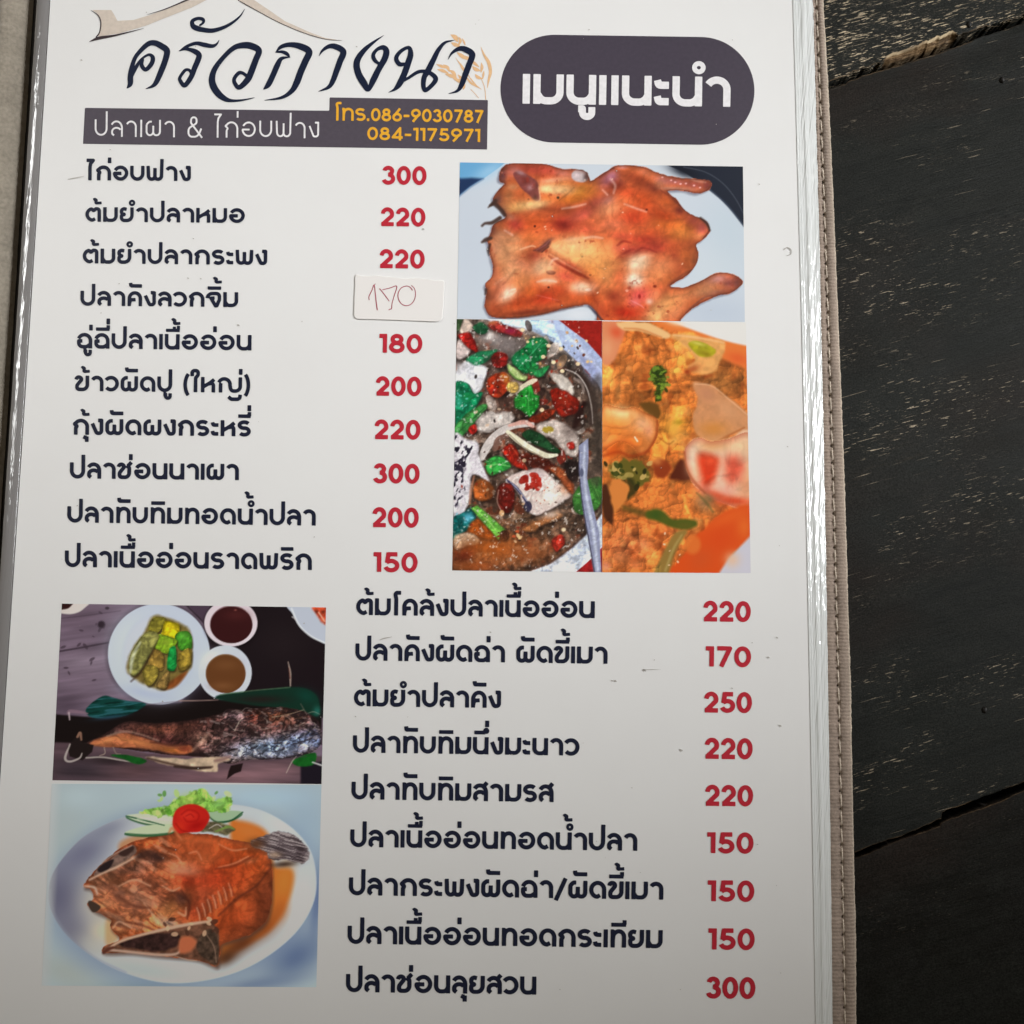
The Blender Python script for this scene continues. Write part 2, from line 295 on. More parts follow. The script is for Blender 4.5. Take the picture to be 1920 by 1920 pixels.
# ------------------------------------------------------------------ the printed food pictures: ink laid down shape by shape on a fine grid of points
class Ink:
    """ink on a quad of the page; X, Y run in the enlarged units (u0 + X/k) the shapes below are written in"""
    def __init__(s, ox, oy, k, quad, step):
        s.ox, s.oy, s.k = ox, oy, k
        q = np.array(quad, float)                      # tl, tr, br, bl in picture-plan units
        w = np.linalg.norm(q[1]-q[0]); h = np.linalg.norm(q[3]-q[0])
        s.nx, s.ny = int(w/step)+1, int(h/step)+1
        u, v = np.meshgrid(np.linspace(0, 1, s.nx), np.linspace(0, 1, s.ny))
        P = q[0]*((1-u)*(1-v))[..., None]+q[1]*(u*(1-v))[..., None]+q[2]*(u*v)[..., None]+q[3]*((1-u)*v)[..., None]
        s.PX, s.PY = P[..., 0], P[..., 1]
        s.X, s.Y = (s.PX-ox)*k, (s.PY-oy)*k
        s.px = step*k                                  # one grid step in enlarged units
        s.C = np.zeros(s.X.shape+(3,)); s.M = np.ones(s.X.shape); s.T = (0., 0., 1.)
    def view(s, qx=None, qy=None, zk=1.):
        """write what follows in the units of a closer look at the detail that starts at qx, qy"""
        s.T = (0., 0., 1.) if qx is None else ((qx-s.ox)*s.k, (qy-s.oy)*s.k, s.k/zk)
    def tp(s, pts): return [(s.T[0]+p[0]*s.T[2], s.T[1]+p[1]*s.T[2])+tuple(v*s.T[2] for v in p[2:]) for p in pts]
    def noise(s, sc, seed=0, octv=3, ax=1., ay=1., ang=0.):
        c, n = math.cos(ang), math.sin(ang)
        x = (s.X*c+s.Y*n)/sc*ax; y = (-s.X*n+s.Y*c)/sc*ay
        tot = np.zeros(s.X.shape); amp = 1.; norm = 0.
        for o in range(octv):
            tot += amp*vnoise(x*2**o+17.3*o, y*2**o+5.1*o, seed+o*7); norm += amp; amp *= .5
        return tot/norm                                # 0..1
    def mask(s, pts, soft=None, warp=0, wsc=60, seed=1, curve=True):
        X, Y = s.X, s.Y; pts = s.tp(pts)
        if warp:
            X = X+(s.noise(wsc, seed)-.5)*2*warp; Y = Y+(s.noise(wsc, seed+31)-.5)*2*warp
        P = smooth(pts, 5, True) if curve and len(pts) > 3 else np.array(pts, float)
        so = soft or s.px*.8
        lo, hi = P.min(0)-so-warp-4, P.max(0)+so+warp+4
        m = np.zeros(s.X.shape)
        box = (s.X > lo[0]) & (s.X < hi[0]) & (s.Y > lo[1]) & (s.Y < hi[1])
        if box.any():
            d = poly_sdf(X[box][None], Y[box][None], P)[0]
            t = np.clip(.5-d/(2*so), 0, 1); m[box] = t*t*(3-2*t)
        return m
    def lay(s, m, col, a=1.):
        m = (m*a*s.M)[..., None]; s.C = s.C*(1-m)+np.asarray(col, float)*m
    def fill(s, pts, col, a=1., soft=None, warp=0, wsc=60, seed=1, curve=True, tex=0, tsc=40):
        m = s.mask(pts, soft, warp, wsc, seed, curve)
        c = np.asarray(col, float)
        if tex: c = c*(1+tex*(s.noise(tsc, seed+3, 3)-.5)*2)[..., None]
        s.lay(m, c, a); return m
    def oval(s, x, y, rx, ry, col, a=1., ang=0., soft=None):
        c, n = math.cos(ang), math.sin(ang); so = soft or s.px*.8; (x, y), rx, ry = s.tp([(x, y)])[0], rx*s.T[2], ry*s.T[2]
        dx, dy = s.X-x, s.Y-y; u, v = (dx*c+dy*n)/rx, (-dx*n+dy*c)/ry
        d = (np.hypot(u, v)-1)*min(rx, ry); t = np.clip(.5-d/(2*so), 0, 1)
        s.lay(t*t*(3-2*t), col, a)
    def glow(s, *rows):
        """soft patches of colour: (x, y, rx, ry, angle in degrees, colour, strength)"""
        for x, y, rx, ry, g, col, a in rows:
            (x, y), rx, ry = s.tp([(x, y)])[0], rx*s.T[2], ry*s.T[2]; c, n = math.cos(math.radians(g)), math.sin(math.radians(g)); dx, dy = s.X-x, s.Y-y
            s.lay(np.exp(-(((dx*c+dy*n)/rx)**2+((-dx*n+dy*c)/ry)**2)*1.2), col, a)
    def line(s, pts, col, a=1., soft=None, sm=True):
        pts = s.tp(pts); P = smooth(pts, 6) if sm and len(pts) > 2 else np.array(pts, float)
        d = np.full(s.X.shape, 1e9); so = soft or s.px*.7
        for i in range(len(P)-1):
            p, q = P[i], P[i+1]; R = max(p[2], q[2])/2+so+2
            box = (s.X > min(p[0], q[0])-R) & (s.X < max(p[0], q[0])+R) & (s.Y > min(p[1], q[1])-R) & (s.Y < max(p[1], q[1])+R)
            if not box.any(): continue
            ab = q[:2]-p[:2]; t = np.clip(((s.X[box]-p[0])*ab[0]+(s.Y[box]-p[1])*ab[1])/max(1e-9, ab@ab), 0, 1)
            d[box] = np.minimum(d[box], np.hypot(s.X[box]-p[0]-t*ab[0], s.Y[box]-p[1]-t*ab[1])-(p[2]+(q[2]-p[2])*t)/2)
        t = np.clip(.5-d/(2*so), 0, 1); s.lay(t, col, a)
    def lumps(s, m, sc, amp, seed=5, ax=1., ay=1., ang=0., lx=-.7, ly=-.7, octv=2):
        """the play of light on a crumbly or skin-like surface in the printed picture"""
        h = s.noise(sc, seed, octv, ax, ay, ang); gy, gx = np.gradient(h)
        g = -(gx*lx+gy*ly); g = .55*g/(g.std()+1e-9)
        s.C = np.clip(s.C*(1+(amp*np.clip(g, -2.2, 2.6)*m)[..., None]), 0, 250)
    def organic(s, m, sc, amp, seed=7, ang=0., ax=1., ay=1., spec=0.):
        """the irregular light and dark of cooked food: folded, ridged variation with crevices and wet glints"""
        x, y = s.X, s.Y; wx, wy = s.noise(sc*1.3, seed+50, 2)-.5, s.noise(sc*1.3, seed+60, 2)-.5
        c, n = math.cos(ang), math.sin(ang); u = ((x*c+y*n)*ax+wx*sc*1.2)/sc; v = ((-x*n+y*c)*ay+wy*sc*1.2)/sc; r = 0.; a = 1.
        for o in range(4):
            q = vnoise(u*2**o+9*o, v*2**o+4*o, seed+o*11); r = r+a*(np.minimum(abs(2*q-1), .55)+.5*q); a *= .55
        r = (r-r.mean())/(r.std()+1e-9)
        s.C = np.clip(s.C*np.exp(amp*.5*np.clip(r, -2.4, 2)*m*s.M)[..., None], 0, 250)
        if spec: s.lay(np.clip((r-1.0)*1.4, 0, 1)*m, (246, 226, 206), spec)
    def crumbs(s, m, sc, amp, seed=3):
        """small rounded lumps, each lit from the upper left"""
        x, y = s.X+(s.noise(sc, seed+5, 2)-.5)*sc*.8, s.Y+(s.noise(sc, seed+6, 2)-.5)*sc*.8; gx, gy = x/sc, y/sc; ix, iy = np.floor(gx), np.floor(gy)
        F = np.full(x.shape, 9.); DX = np.zeros(x.shape); DY = np.zeros(x.shape); K = np.zeros(x.shape)
        for a in (-1, 0, 1):
            for b in (-1, 0, 1):
                cx, cy = ix+a, iy+b; jx = vnoise(cx*1.0, cy*1.0, seed); jy = vnoise(cx*1.0, cy*1.0, seed+91)
                dx, dy = gx-cx-.15-.7*jx, gy-cy-.15-.7*jy; d = dx*dx+dy*dy; k = d < F
                F = np.where(k, d, F); DX = np.where(k, dx, DX); DY = np.where(k, dy, DY); K = np.where(k, jx-jy, K)
        sh = np.minimum(np.clip(1-F*1.5, -1, 1)*.5-(DX+DY)*.6+K*.3-.22, .42)
        s.C = np.clip(s.C*np.exp(amp*sh*m*s.M)[..., None], 0, 250)
    def rim(s, pts, width, col, a=.6, side=None):
        """the turning-away edge of a rounded body"""
        P = smooth(s.tp(pts), 4, True); lo, hi = P.min(0), P.max(0); box = (s.X > lo[0]) & (s.X < hi[0]) & (s.Y > lo[1]) & (s.Y < hi[1])
        d = np.full(s.X.shape, 99.); d[box] = -poly_sdf(s.X[box][None], s.Y[box][None], P)[0]
        s.lay(np.clip(1-d/width, 0, 1)**1.6*(d > 0), col, a)
    def specks(s, n, area, cols, r0, r1, seed=0, a=1., el=1.6):
        rg = np.random.RandomState(seed); x0, y0, x1, y1 = area
        for i in range(n):
            x, y = rg.uniform(x0, x1), rg.uniform(y0, y1); r = rg.uniform(r0, r1)
            c, k = math.cos(i*2.4), math.sin(i*2.4); R = r*el+s.px*2
            box = (abs(s.X-x) < R) & (abs(s.Y-y) < R)
            if not box.any(): continue
            dx, dy = s.X[box]-x, s.Y[box]-y
            d = np.hypot((dx*c+dy*k)/(r*el), (-dx*k+dy*c)/r)
            t = np.clip((1.15-d)*r/s.px, 0, 1)*a*s.M[box]; s.C[box] = s.C[box]*(1-t[:, None])+np.array(cols[i % len(cols)], float)*t[:, None]
def vnoise(x, y, seed):
    def hsh(i, j):
        n = (i*374761393+j*668265263+seed*1442695041) & 0xFFFFFFFF
        n = ((n ^ (n >> 13))*1274126177) & 0xFFFFFFFF
        return ((n ^ (n >> 16)) & 0xFFFF)/65535.
    i, j = np.floor(x).astype(np.int64), np.floor(y).astype(np.int64); f, g = x-i, y-j
    f, g = f*f*f*(f*(f*6-15)+10), g*g*g*(g*(g*6-15)+10)
    return (hsh(i, j)*(1-f)+hsh(i+1, j)*f)*(1-g)+(hsh(i, j+1)*(1-f)+hsh(i+1, j+1)*f)*g

def paint_chicken(step):
    s = Ink(850, 295, 3.4286, [(862.3,304.5),(1393,312.3),(1396.5,603.5),(857.3,597.5)], step)
    s.C[:] = (204,212,221)
    s.glow((100,500,260,500,0,(198,206,217),.8),(1750,520,200,300,0,(194,207,217),.8),(1600,700,250,180,0,(206,215,222),.7),(1700,1000,300,120,0,(190,200,214),.7),(800,1010,120,50,0,(222,226,232),.8))
    s.fill([(20,20),(350,20),(300,62),(190,140),(110,190),(20,262)],(112,170,210),curve=False)
    s.glow((230,90,130,50,-30,(168,205,230),.7))
    s.fill([(20,138),(120,132),(192,138),(110,190),(20,262)],(42,62,98),soft=14,curve=False)
    s.line([(190,142,8),(110,192,8),(30,258,8)],(150,175,205),.7)
    m = s.fill([(1350,40),(1900,40),(1900,470),(1865,440),(1790,345),(1720,270),(1600,172),(1480,95)],(38,44,58),curve=False)
    s.glow((1480,90,110,40,20,(28,32,44),.9))
    s.line([(1480,62,5),(1620,95,5),(1730,165,5),(1810,260,5),(1868,365,5)],(92,98,108),.8); s.line([(1600,170,12),(1720,268,12),(1790,342,12),(1868,442,12)],(70,80,98),.8)
    body = [(345,45),(480,38),(600,45),(700,75),(790,75),(850,90),(870,125),(885,152),(930,125),(1000,80),(1060,52),(1180,55),(1260,75),(1330,105),(1440,130),(1540,138),(1640,150),(1658,185),(1620,222),(1560,232),(1480,215),(1380,218),(1430,265),(1480,330),(1540,370),(1600,395),(1640,430),(1648,475),(1600,535),(1562,560),(1575,620),(1560,690),(1500,760),(1395,825),(1480,835),(1580,800),(1680,750),(1760,742),(1840,775),(1858,815),(1790,868),(1700,890),(1600,935),(1520,985),(1460,1045),(1440,1080),(970,1080),(920,1000),(870,950),(800,955),(700,975),(560,1010),(420,1030),(300,1035),(230,1015),(200,950),(215,870),(205,810),(245,770),(255,700),(235,620),(225,560),(215,530),(240,490),(260,430),(310,400),(335,380),(300,330),(260,290),(260,250),(310,190),(330,170),(295,150),(300,100)]
    s.fill([(p[0]-10, p[1]+12) for p in body],(120,118,135),.75,soft=12,warp=6,wsc=50)
    B = s.fill(body,(208,116,66),warp=5,wsc=30,seed=4)
    s.M = B
    s.view(855, 300, 3.971)
    s.glow((560,70,260,60,5,(176,82,62),.95),(430,80,60,50,0,(196,128,112),.8),(345,120,40,80,10,(104,70,70),.95),(680,70,140,36,8,(188,88,66),.9),(800,100,70,36,10,(206,140,116),.8),(740,150,140,24,-6,(232,176,136),.85),(800,195,90,50,-10,(214,142,78),.9),(690,215,110,36,4,(242,206,150),.95),(930,240,110,60,-30,(206,142,54),.95),(1000,220,80,50,-30,(196,122,56),.8),(860,290,120,40,-10,(204,122,50),.85),(690,290,50,50,0,(216,124,62),.9),(590,345,100,30,-12,(238,200,136),.95),(470,290,70,50,0,(214,120,68),.95),(390,270,50,70,10,(182,122,76),.95),(440,370,90,30,-10,(224,168,96),.8),(310,300,40,60,10,(110,78,68),.95),(345,390,36,60,10,(88,62,58),.95),(420,200,50,26,0,(206,154,104),.8),
           (580,470,150,60,-8,(216,106,54),.95),(440,480,70,60,0,(186,76,60),.95),(400,420,50,30,20,(206,160,124),.7),(810,480,130,80,0,(180,66,44),.95),(810,485,70,44,10,(122,36,30),.95),(950,400,140,60,-20,(206,104,82),.9),(1050,320,80,40,-20,(170,90,74),.8),(960,520,110,60,0,(214,104,70),.9),(330,560,90,60,0,(186,136,98),.95),(430,590,90,36,0,(226,168,116),.9),(560,580,90,36,0,(222,130,70),.85),(270,520,40,60,0,(130,84,66),.9),(880,590,80,20,-6,(236,178,146),.8),(690,600,60,20,-20,(110,56,48),.8))
    s.fill([(425,105),(480,88),(560,125),(605,165),(622,240),(628,295),(602,312),(545,262),(482,205)],(142,82,74),soft=6); s.glow((480,95,40,18,20,(196,160,156),.9),(550,205,26,26,0,(186,150,146),.8),(590,280,30,30,0,(88,56,50),.95),(520,160,40,20,45,(120,66,60),.7),(600,190,16,40,0,(110,64,56),.7)); s.line([(615,200,6),(626,290,10),(600,315,6)],(244,206,150),.7,soft=5)
    s.fill([(865,95),(905,68),(960,80),(992,100),(985,140),(950,165),(890,158),(862,130)],(204,200,192),soft=7); s.glow((905,110,34,30,0,(230,226,218),.9),(972,125,26,36,0,(96,84,80),.9)); s.line([(900,70,6),(960,78,12),(994,105,10)],(70,56,52),.85,soft=4)
    s.line([(770,300,6),(820,260,10),(880,205,6)],(150,92,48),.8,soft=5); s.oval(760,280,11,11,(70,52,34),.95); s.oval(587,493,9,9,(90,40,30),.9); s.oval(540,293,7,7,(110,60,40),.8)
    s.view(1125, 300, 3.971)
    s.glow((60,150,90,70,-30,(160,100,104),.95),(90,120,50,40,-40,(176,126,140),.8),(140,190,60,40,-20,(110,54,48),.9),(170,55,40,14,0,(226,176,170),.8),(250,110,80,44,20,(196,104,62),.95),(330,90,70,36,25,(216,134,92),.9),(300,150,90,40,20,(160,78,46),.85),(470,150,70,40,20,(196,134,112),.9),(560,160,110,30,8,(180,110,98),.95),(700,185,90,40,4,(170,94,78),.95),(800,190,40,46,0,(142,74,66),.95),(560,215,150,16,2,(222,176,146),.85),(390,205,60,30,30,(120,60,42),.85),(440,180,40,30,0,(170,120,90),.7),
           (200,240,120,60,10,(206,94,54),.95),(70,360,110,70,-20,(218,144,98),.95),(60,300,60,40,-30,(196,150,140),.7),(330,300,130,80,20,(200,92,46),.95),(180,330,80,50,0,(212,112,62),.9),(480,420,130,60,20,(180,76,36),.9),(500,310,70,50,30,(196,104,52),.9),(590,380,36,30,20,(120,54,40),.9),(240,430,140,80,0,(196,74,42),.9),(620,500,110,60,10,(206,126,56),.95),(540,560,140,40,10,(212,120,56),.9),(700,450,60,50,40,(176,92,70),.9),(760,510,50,70,20,(182,96,84),.95),(740,570,60,30,0,(210,140,90),.8),(380,540,100,40,0,(206,98,54),.9),(90,480,120,60,0,(220,130,88),.9),(160,570,120,40,0,(206,96,66),.9),(330,590,120,36,0,(190,70,48),.8),(480,480,110,36,10,(206,112,50),.8))
    for x, y in ((560,165),(640,175),(600,178),(700,190),(465,128),(530,150),(745,205)): s.oval(x,y,8,6,(244,206,196),.9)
    s.oval(347,370,9,8,(104,44,30),.9); s.line([(680,400,8),(750,430,12),(800,475,14),(815,520,10),(770,585,8)],(70,44,46),.8,soft=5); s.line([(100,60,14),(40,95,12),(0,130,10)],(120,64,54),.7,soft=8); s.line([(450,225,6),(520,270,8),(600,345,10),(690,400,8)],(130,66,48),.75,soft=6)
    s.view(855, 450, 3.971)
    s.glow((330,110,80,90,0,(192,128,84),.95),(430,60,100,40,0,(226,168,114),.9),(300,60,40,60,0,(130,84,70),.8),(400,110,40,20,0,(160,88,60),.8),(400,230,50,100,20,(220,158,114),.9),(490,190,90,50,20,(196,112,88),.8),(340,330,90,80,-30,(206,142,104),.95),(280,230,30,60,0,(170,104,76),.8),(590,130,70,60,0,(168,66,46),.95),(550,250,70,40,-20,(220,150,106),.8),(850,110,190,90,10,(232,178,112),.97),(760,60,90,40,10,(236,184,128),.9),(980,110,100,90,0,(220,148,80),.9),(1030,230,70,80,0,(206,128,62),.9),(860,200,90,30,30,(206,92,66),.95),(780,180,90,30,30,(210,110,84),.8),(620,210,60,70,30,(242,196,148),.95),(710,190,50,30,0,(204,112,76),.9),(700,310,70,40,-10,(240,194,146),.95),(820,270,90,40,10,(206,100,74),.9),(500,310,100,60,-30,(218,146,88),.9),(380,400,60,40,-40,(238,208,182),.9),(300,420,60,60,0,(196,124,86),.9),
           (650,430,150,70,-6,(192,68,40),.95),(460,470,140,60,-6,(188,84,44),.95),(770,380,90,50,20,(206,92,50),.9),(560,390,60,40,0,(212,116,56),.8),(300,510,90,50,0,(168,84,50),.95),(520,540,240,24,-6,(130,62,40),.9),(860,440,120,50,-8,(206,104,56),.9),(1000,430,70,70,0,(196,92,42),.95),(940,350,90,44,0,(234,198,166),.95),(1010,330,40,60,0,(206,130,80),.8),(240,420,30,100,0,(150,92,64),.85),(950,400,60,16,0,(200,110,70),.7))
    s.oval(962,365,26,14,(160,110,84),.9,soft=6); s.oval(985,370,22,10,(250,236,220),.9,soft=6); s.fill([(672,236),(700,222),(740,238),(730,256),(690,256)],(108,50,36),.95,soft=6); s.oval(690,352,9,8,(80,44,30),.9); s.oval(1000,262,9,8,(100,54,34),.8)
    s.line([(690,120,10),(760,170,16),(850,220,22),(920,255,26),(985,285,12)],(134,50,32),.9,soft=7); s.line([(700,105,6),(800,165,8),(930,240,6)],(246,206,150),.6,soft=6)
    s.fill([(575,78),(620,52),(670,12),(700,2),(706,22),(684,54),(648,84),(622,92),(598,84)],(92,54,50),.9,soft=10); s.line([(600,75,5),(660,40,6),(700,0,5)],(160,110,110),.6,soft=4); s.line([(640,90,8),(690,50,7)],(44,28,30),.8,soft=4)
    s.oval(937,112,13,16,(120,72,30),.9); s.oval(940,122,8,8,(60,40,24),.9); s.line([(400,180,6),(430,230,10),(390,290,8),(350,330,6)],(160,92,70),.7,soft=8); s.line([(290,330,8),(400,250,10),(440,200,6)],(236,186,146),.6,soft=8); s.line([(370,420,10),(400,380,12),(440,365,8)],(250,232,214),.8,soft=6); s.line([(480,70,8),(560,45,10),(590,50,6)],(246,212,168),.8,soft=6)
    s.line([(600,410,6),(680,430,8),(760,450,6)],(226,120,100),.6,soft=5)
    s.view(1125, 450, 3.971)
    s.glow((40,100,90,100,0,(226,146,84),.95),(60,260,90,90,0,(222,150,92),.95),(250,80,180,50,-15,(188,70,50),.95),(160,60,110,40,0,(206,96,74),.8),(420,60,110,50,0,(198,78,58),.9),(560,60,80,50,0,(196,96,54),.9),(290,170,80,60,-10,(238,208,172),.97),(255,180,30,40,20,(206,186,166),.8),(260,290,56,50,0,(250,234,206),.97),(350,140,60,40,-20,(228,170,128),.9),(450,170,90,70,0,(214,110,66),.95),(330,280,90,50,0,(226,152,104),.85),(430,260,110,60,-20,(226,146,88),.9),(570,120,50,50,0,(160,70,46),.9),(600,170,36,50,10,(206,110,70),.8),(650,120,80,90,0,(206,122,62),.95),(700,150,36,80,5,(158,96,56),.9),(520,300,60,40,-40,(214,130,70),.8),(130,260,60,70,0,(206,100,62),.8),(100,420,60,50,0,(166,72,46),.9),(300,410,110,70,0,(210,92,82),.95),(260,470,50,40,0,(224,126,120),.8),(400,420,60,60,0,(226,140,96),.8),(370,462,30,26,0,(250,222,196),.97),(180,540,160,60,5,(190,58,34),.97),(340,530,60,60,0,(196,80,50),.8),(60,540,60,60,0,(200,96,52),.9),
           (480,460,80,60,-40,(226,168,98),.95),(600,430,120,60,-20,(206,126,80),.95),(430,560,120,60,-50,(230,172,112),.95),(560,540,100,50,-40,(212,140,92),.9),(720,380,110,50,-20,(202,128,78),.95),(790,330,90,50,-10,(206,142,98),.9),(880,290,80,40,-5,(210,158,142),.95),(960,320,60,50,0,(164,98,86),.95),(1020,320,40,60,0,(140,84,74),.95),(860,390,120,24,-8,(160,104,84),.85))
    for p in ([(120,140,10),(190,90,16),(250,70,10)],[(250,100,8),(320,60,12),(420,90,8)],[(180,105,5),(215,85,8)],[(130,40,12),(170,10,16),(230,20,8)]): s.line(p,(140,44,36),.75,soft=7)
    s.specks(16,(100,0,460,110),[(236,160,130),(130,40,34)],4,8,41,.7); s.oval(408,345,13,10,(130,50,30),.9,soft=5); s.oval(295,420,10,16,(140,40,34),.85,soft=5); s.line([(230,450,5),(300,485,7),(325,505,5)],(236,150,140),.8,soft=4); s.line([(215,470,4),(250,500,5)],(150,50,50),.7); s.oval(200,378,12,9,(238,180,150),.8,soft=5); s.oval(495,545,8,7,(250,190,130),.9); s.line([(530,360,8),(640,330,10),(760,290,8),(860,245,6)],(140,84,60),.7,soft=6); s.line([(640,540,8),(720,470,10),(800,420,10),(980,405,6)],(120,84,80),.7,soft=6); s.line([(500,345,6),(600,270,10),(700,210,10),(730,130,8)],(150,92,60),.7,soft=7)
    s.view()
    for a, w, p in ((.5,44,[(340,375,20),(560,330,34),(800,335,40),(960,270,44),(1040,180,30)]),(.55,30,[(620,610,14),(760,700,26),(870,790,34),(905,900,36),(960,1010,20)]),(.45,40,[(1040,660,16),(1200,585,34),(1360,520,24)]),(.4,40,[(1385,830,20),(1300,950,30),(1240,1050,30)]),(.4,36,[(1080,110,20),(1250,200,34),(1410,250,24)]),(.4,40,[(240,620,20),(300,760,30),(260,900,30)]),(.35,50,[(1430,300,30),(1520,430,40),(1500,640,50),(1420,780,40)]),(.4,30,[(430,660,10),(520,620,24),(600,590,16)])): s.line(p,(116,48,34),a,soft=w)
    for p in ([(700,330,6),(780,318,10),(850,300,5)],[(840,520,8),(900,512,12),(960,520,6)],[(1100,300,6),(1180,330,9),(1240,350,5)],[(330,470,6),(380,500,8)],[(1010,140,8),(1040,180,12),(1030,230,7)],[(960,210,5),(990,240,8)],[(540,800,8),(600,790,12),(660,800,6)],[(1180,700,14),(1200,660,20),(1230,640,10)],[(1150,780,14),(1175,800,20),(1200,795,10)],[(1480,120,6),(1560,150,8),(1620,160,5)],[(330,900,10),(370,880,14),(400,860,7)],[(620,690,8),(640,660,12),(670,650,6)]): s.line(p,(248,226,206),.62,soft=9)
    s.C[..., 1] *= 1-.06*B; s.C[..., 2] *= 1-.02*B
    s.glow((850,600,170,90,15,(234,188,128),.75),(780,560,90,40,10,(238,196,146),.6),(340,640,110,100,0,(222,166,120),.7),(300,560,70,60,0,(206,150,110),.6),(600,700,70,60,30,(242,198,152),.7),(1190,680,80,60,-10,(242,212,176),.85),(1165,790,56,46,0,(250,236,212),.9),(1330,690,100,60,-10,(226,160,112),.55),(420,310,110,40,-8,(232,182,116),.7),(690,210,110,36,0,(240,202,146),.7),(520,300,90,26,-8,(242,206,146),.7),(960,690,110,100,20,(226,160,92),.55),(1290,1010,90,60,-50,(232,178,118),.75),(1420,930,90,50,-30,(222,160,100),.6),(1620,860,110,36,-15,(212,152,108),.6),(400,730,120,60,-25,(222,164,116),.6),(350,890,70,40,-35,(240,208,178),.75),(1020,330,90,50,-15,(222,150,106),.6),(1480,490,90,40,10,(212,136,70),.6),(840,840,70,34,0,(236,202,168),.7),(1010,700,60,140,5,(224,150,90),.4))
    s.rim(body, 34, (112,58,44), .62); s.rim(body, 12, (84,48,44), .55)
    s.organic(B, 120, .10, 11); s.organic(B, 44, .06, 12); s.lumps(B, 46, .03, 13)
    n = s.noise(30, 77, 3); s.lay(np.clip((n-.68)*6, 0, 1)*np.clip((s.noise(170, 9, 2)-.5)*5, 0, 1), (150,52,36), .5)
    s.specks(14,(330,120,1500,960),[(246,212,186)],3.5,6,3,.8)
    s.M = np.ones(s.X.shape)
    for p in ([(300,390,26),(250,420,24),(205,425,16),(185,440,14)],[(240,520,22),(210,530,26),(185,545,14)],[(330,370,24),(300,330,26),(265,300,26),(235,310,12)],[(270,280,26),(250,300,20),(225,322,6)],[(235,560,16),(225,600,14),(228,630,6)],[(210,850,16),(205,880,10)],[(1590,390,14),(1630,425,16),(1648,470,12)]):
        s.line(p,(74,54,48),.9,soft=6)
    s.line([(300,1030,8),(420,1030,10),(560,1012,8),(700,978,6),(830,955,5)],(96,60,50),.7,soft=6); s.line([(870,955,6),(920,1005,14),(960,1052,14)],(60,52,66),.8,soft=6)
    return s

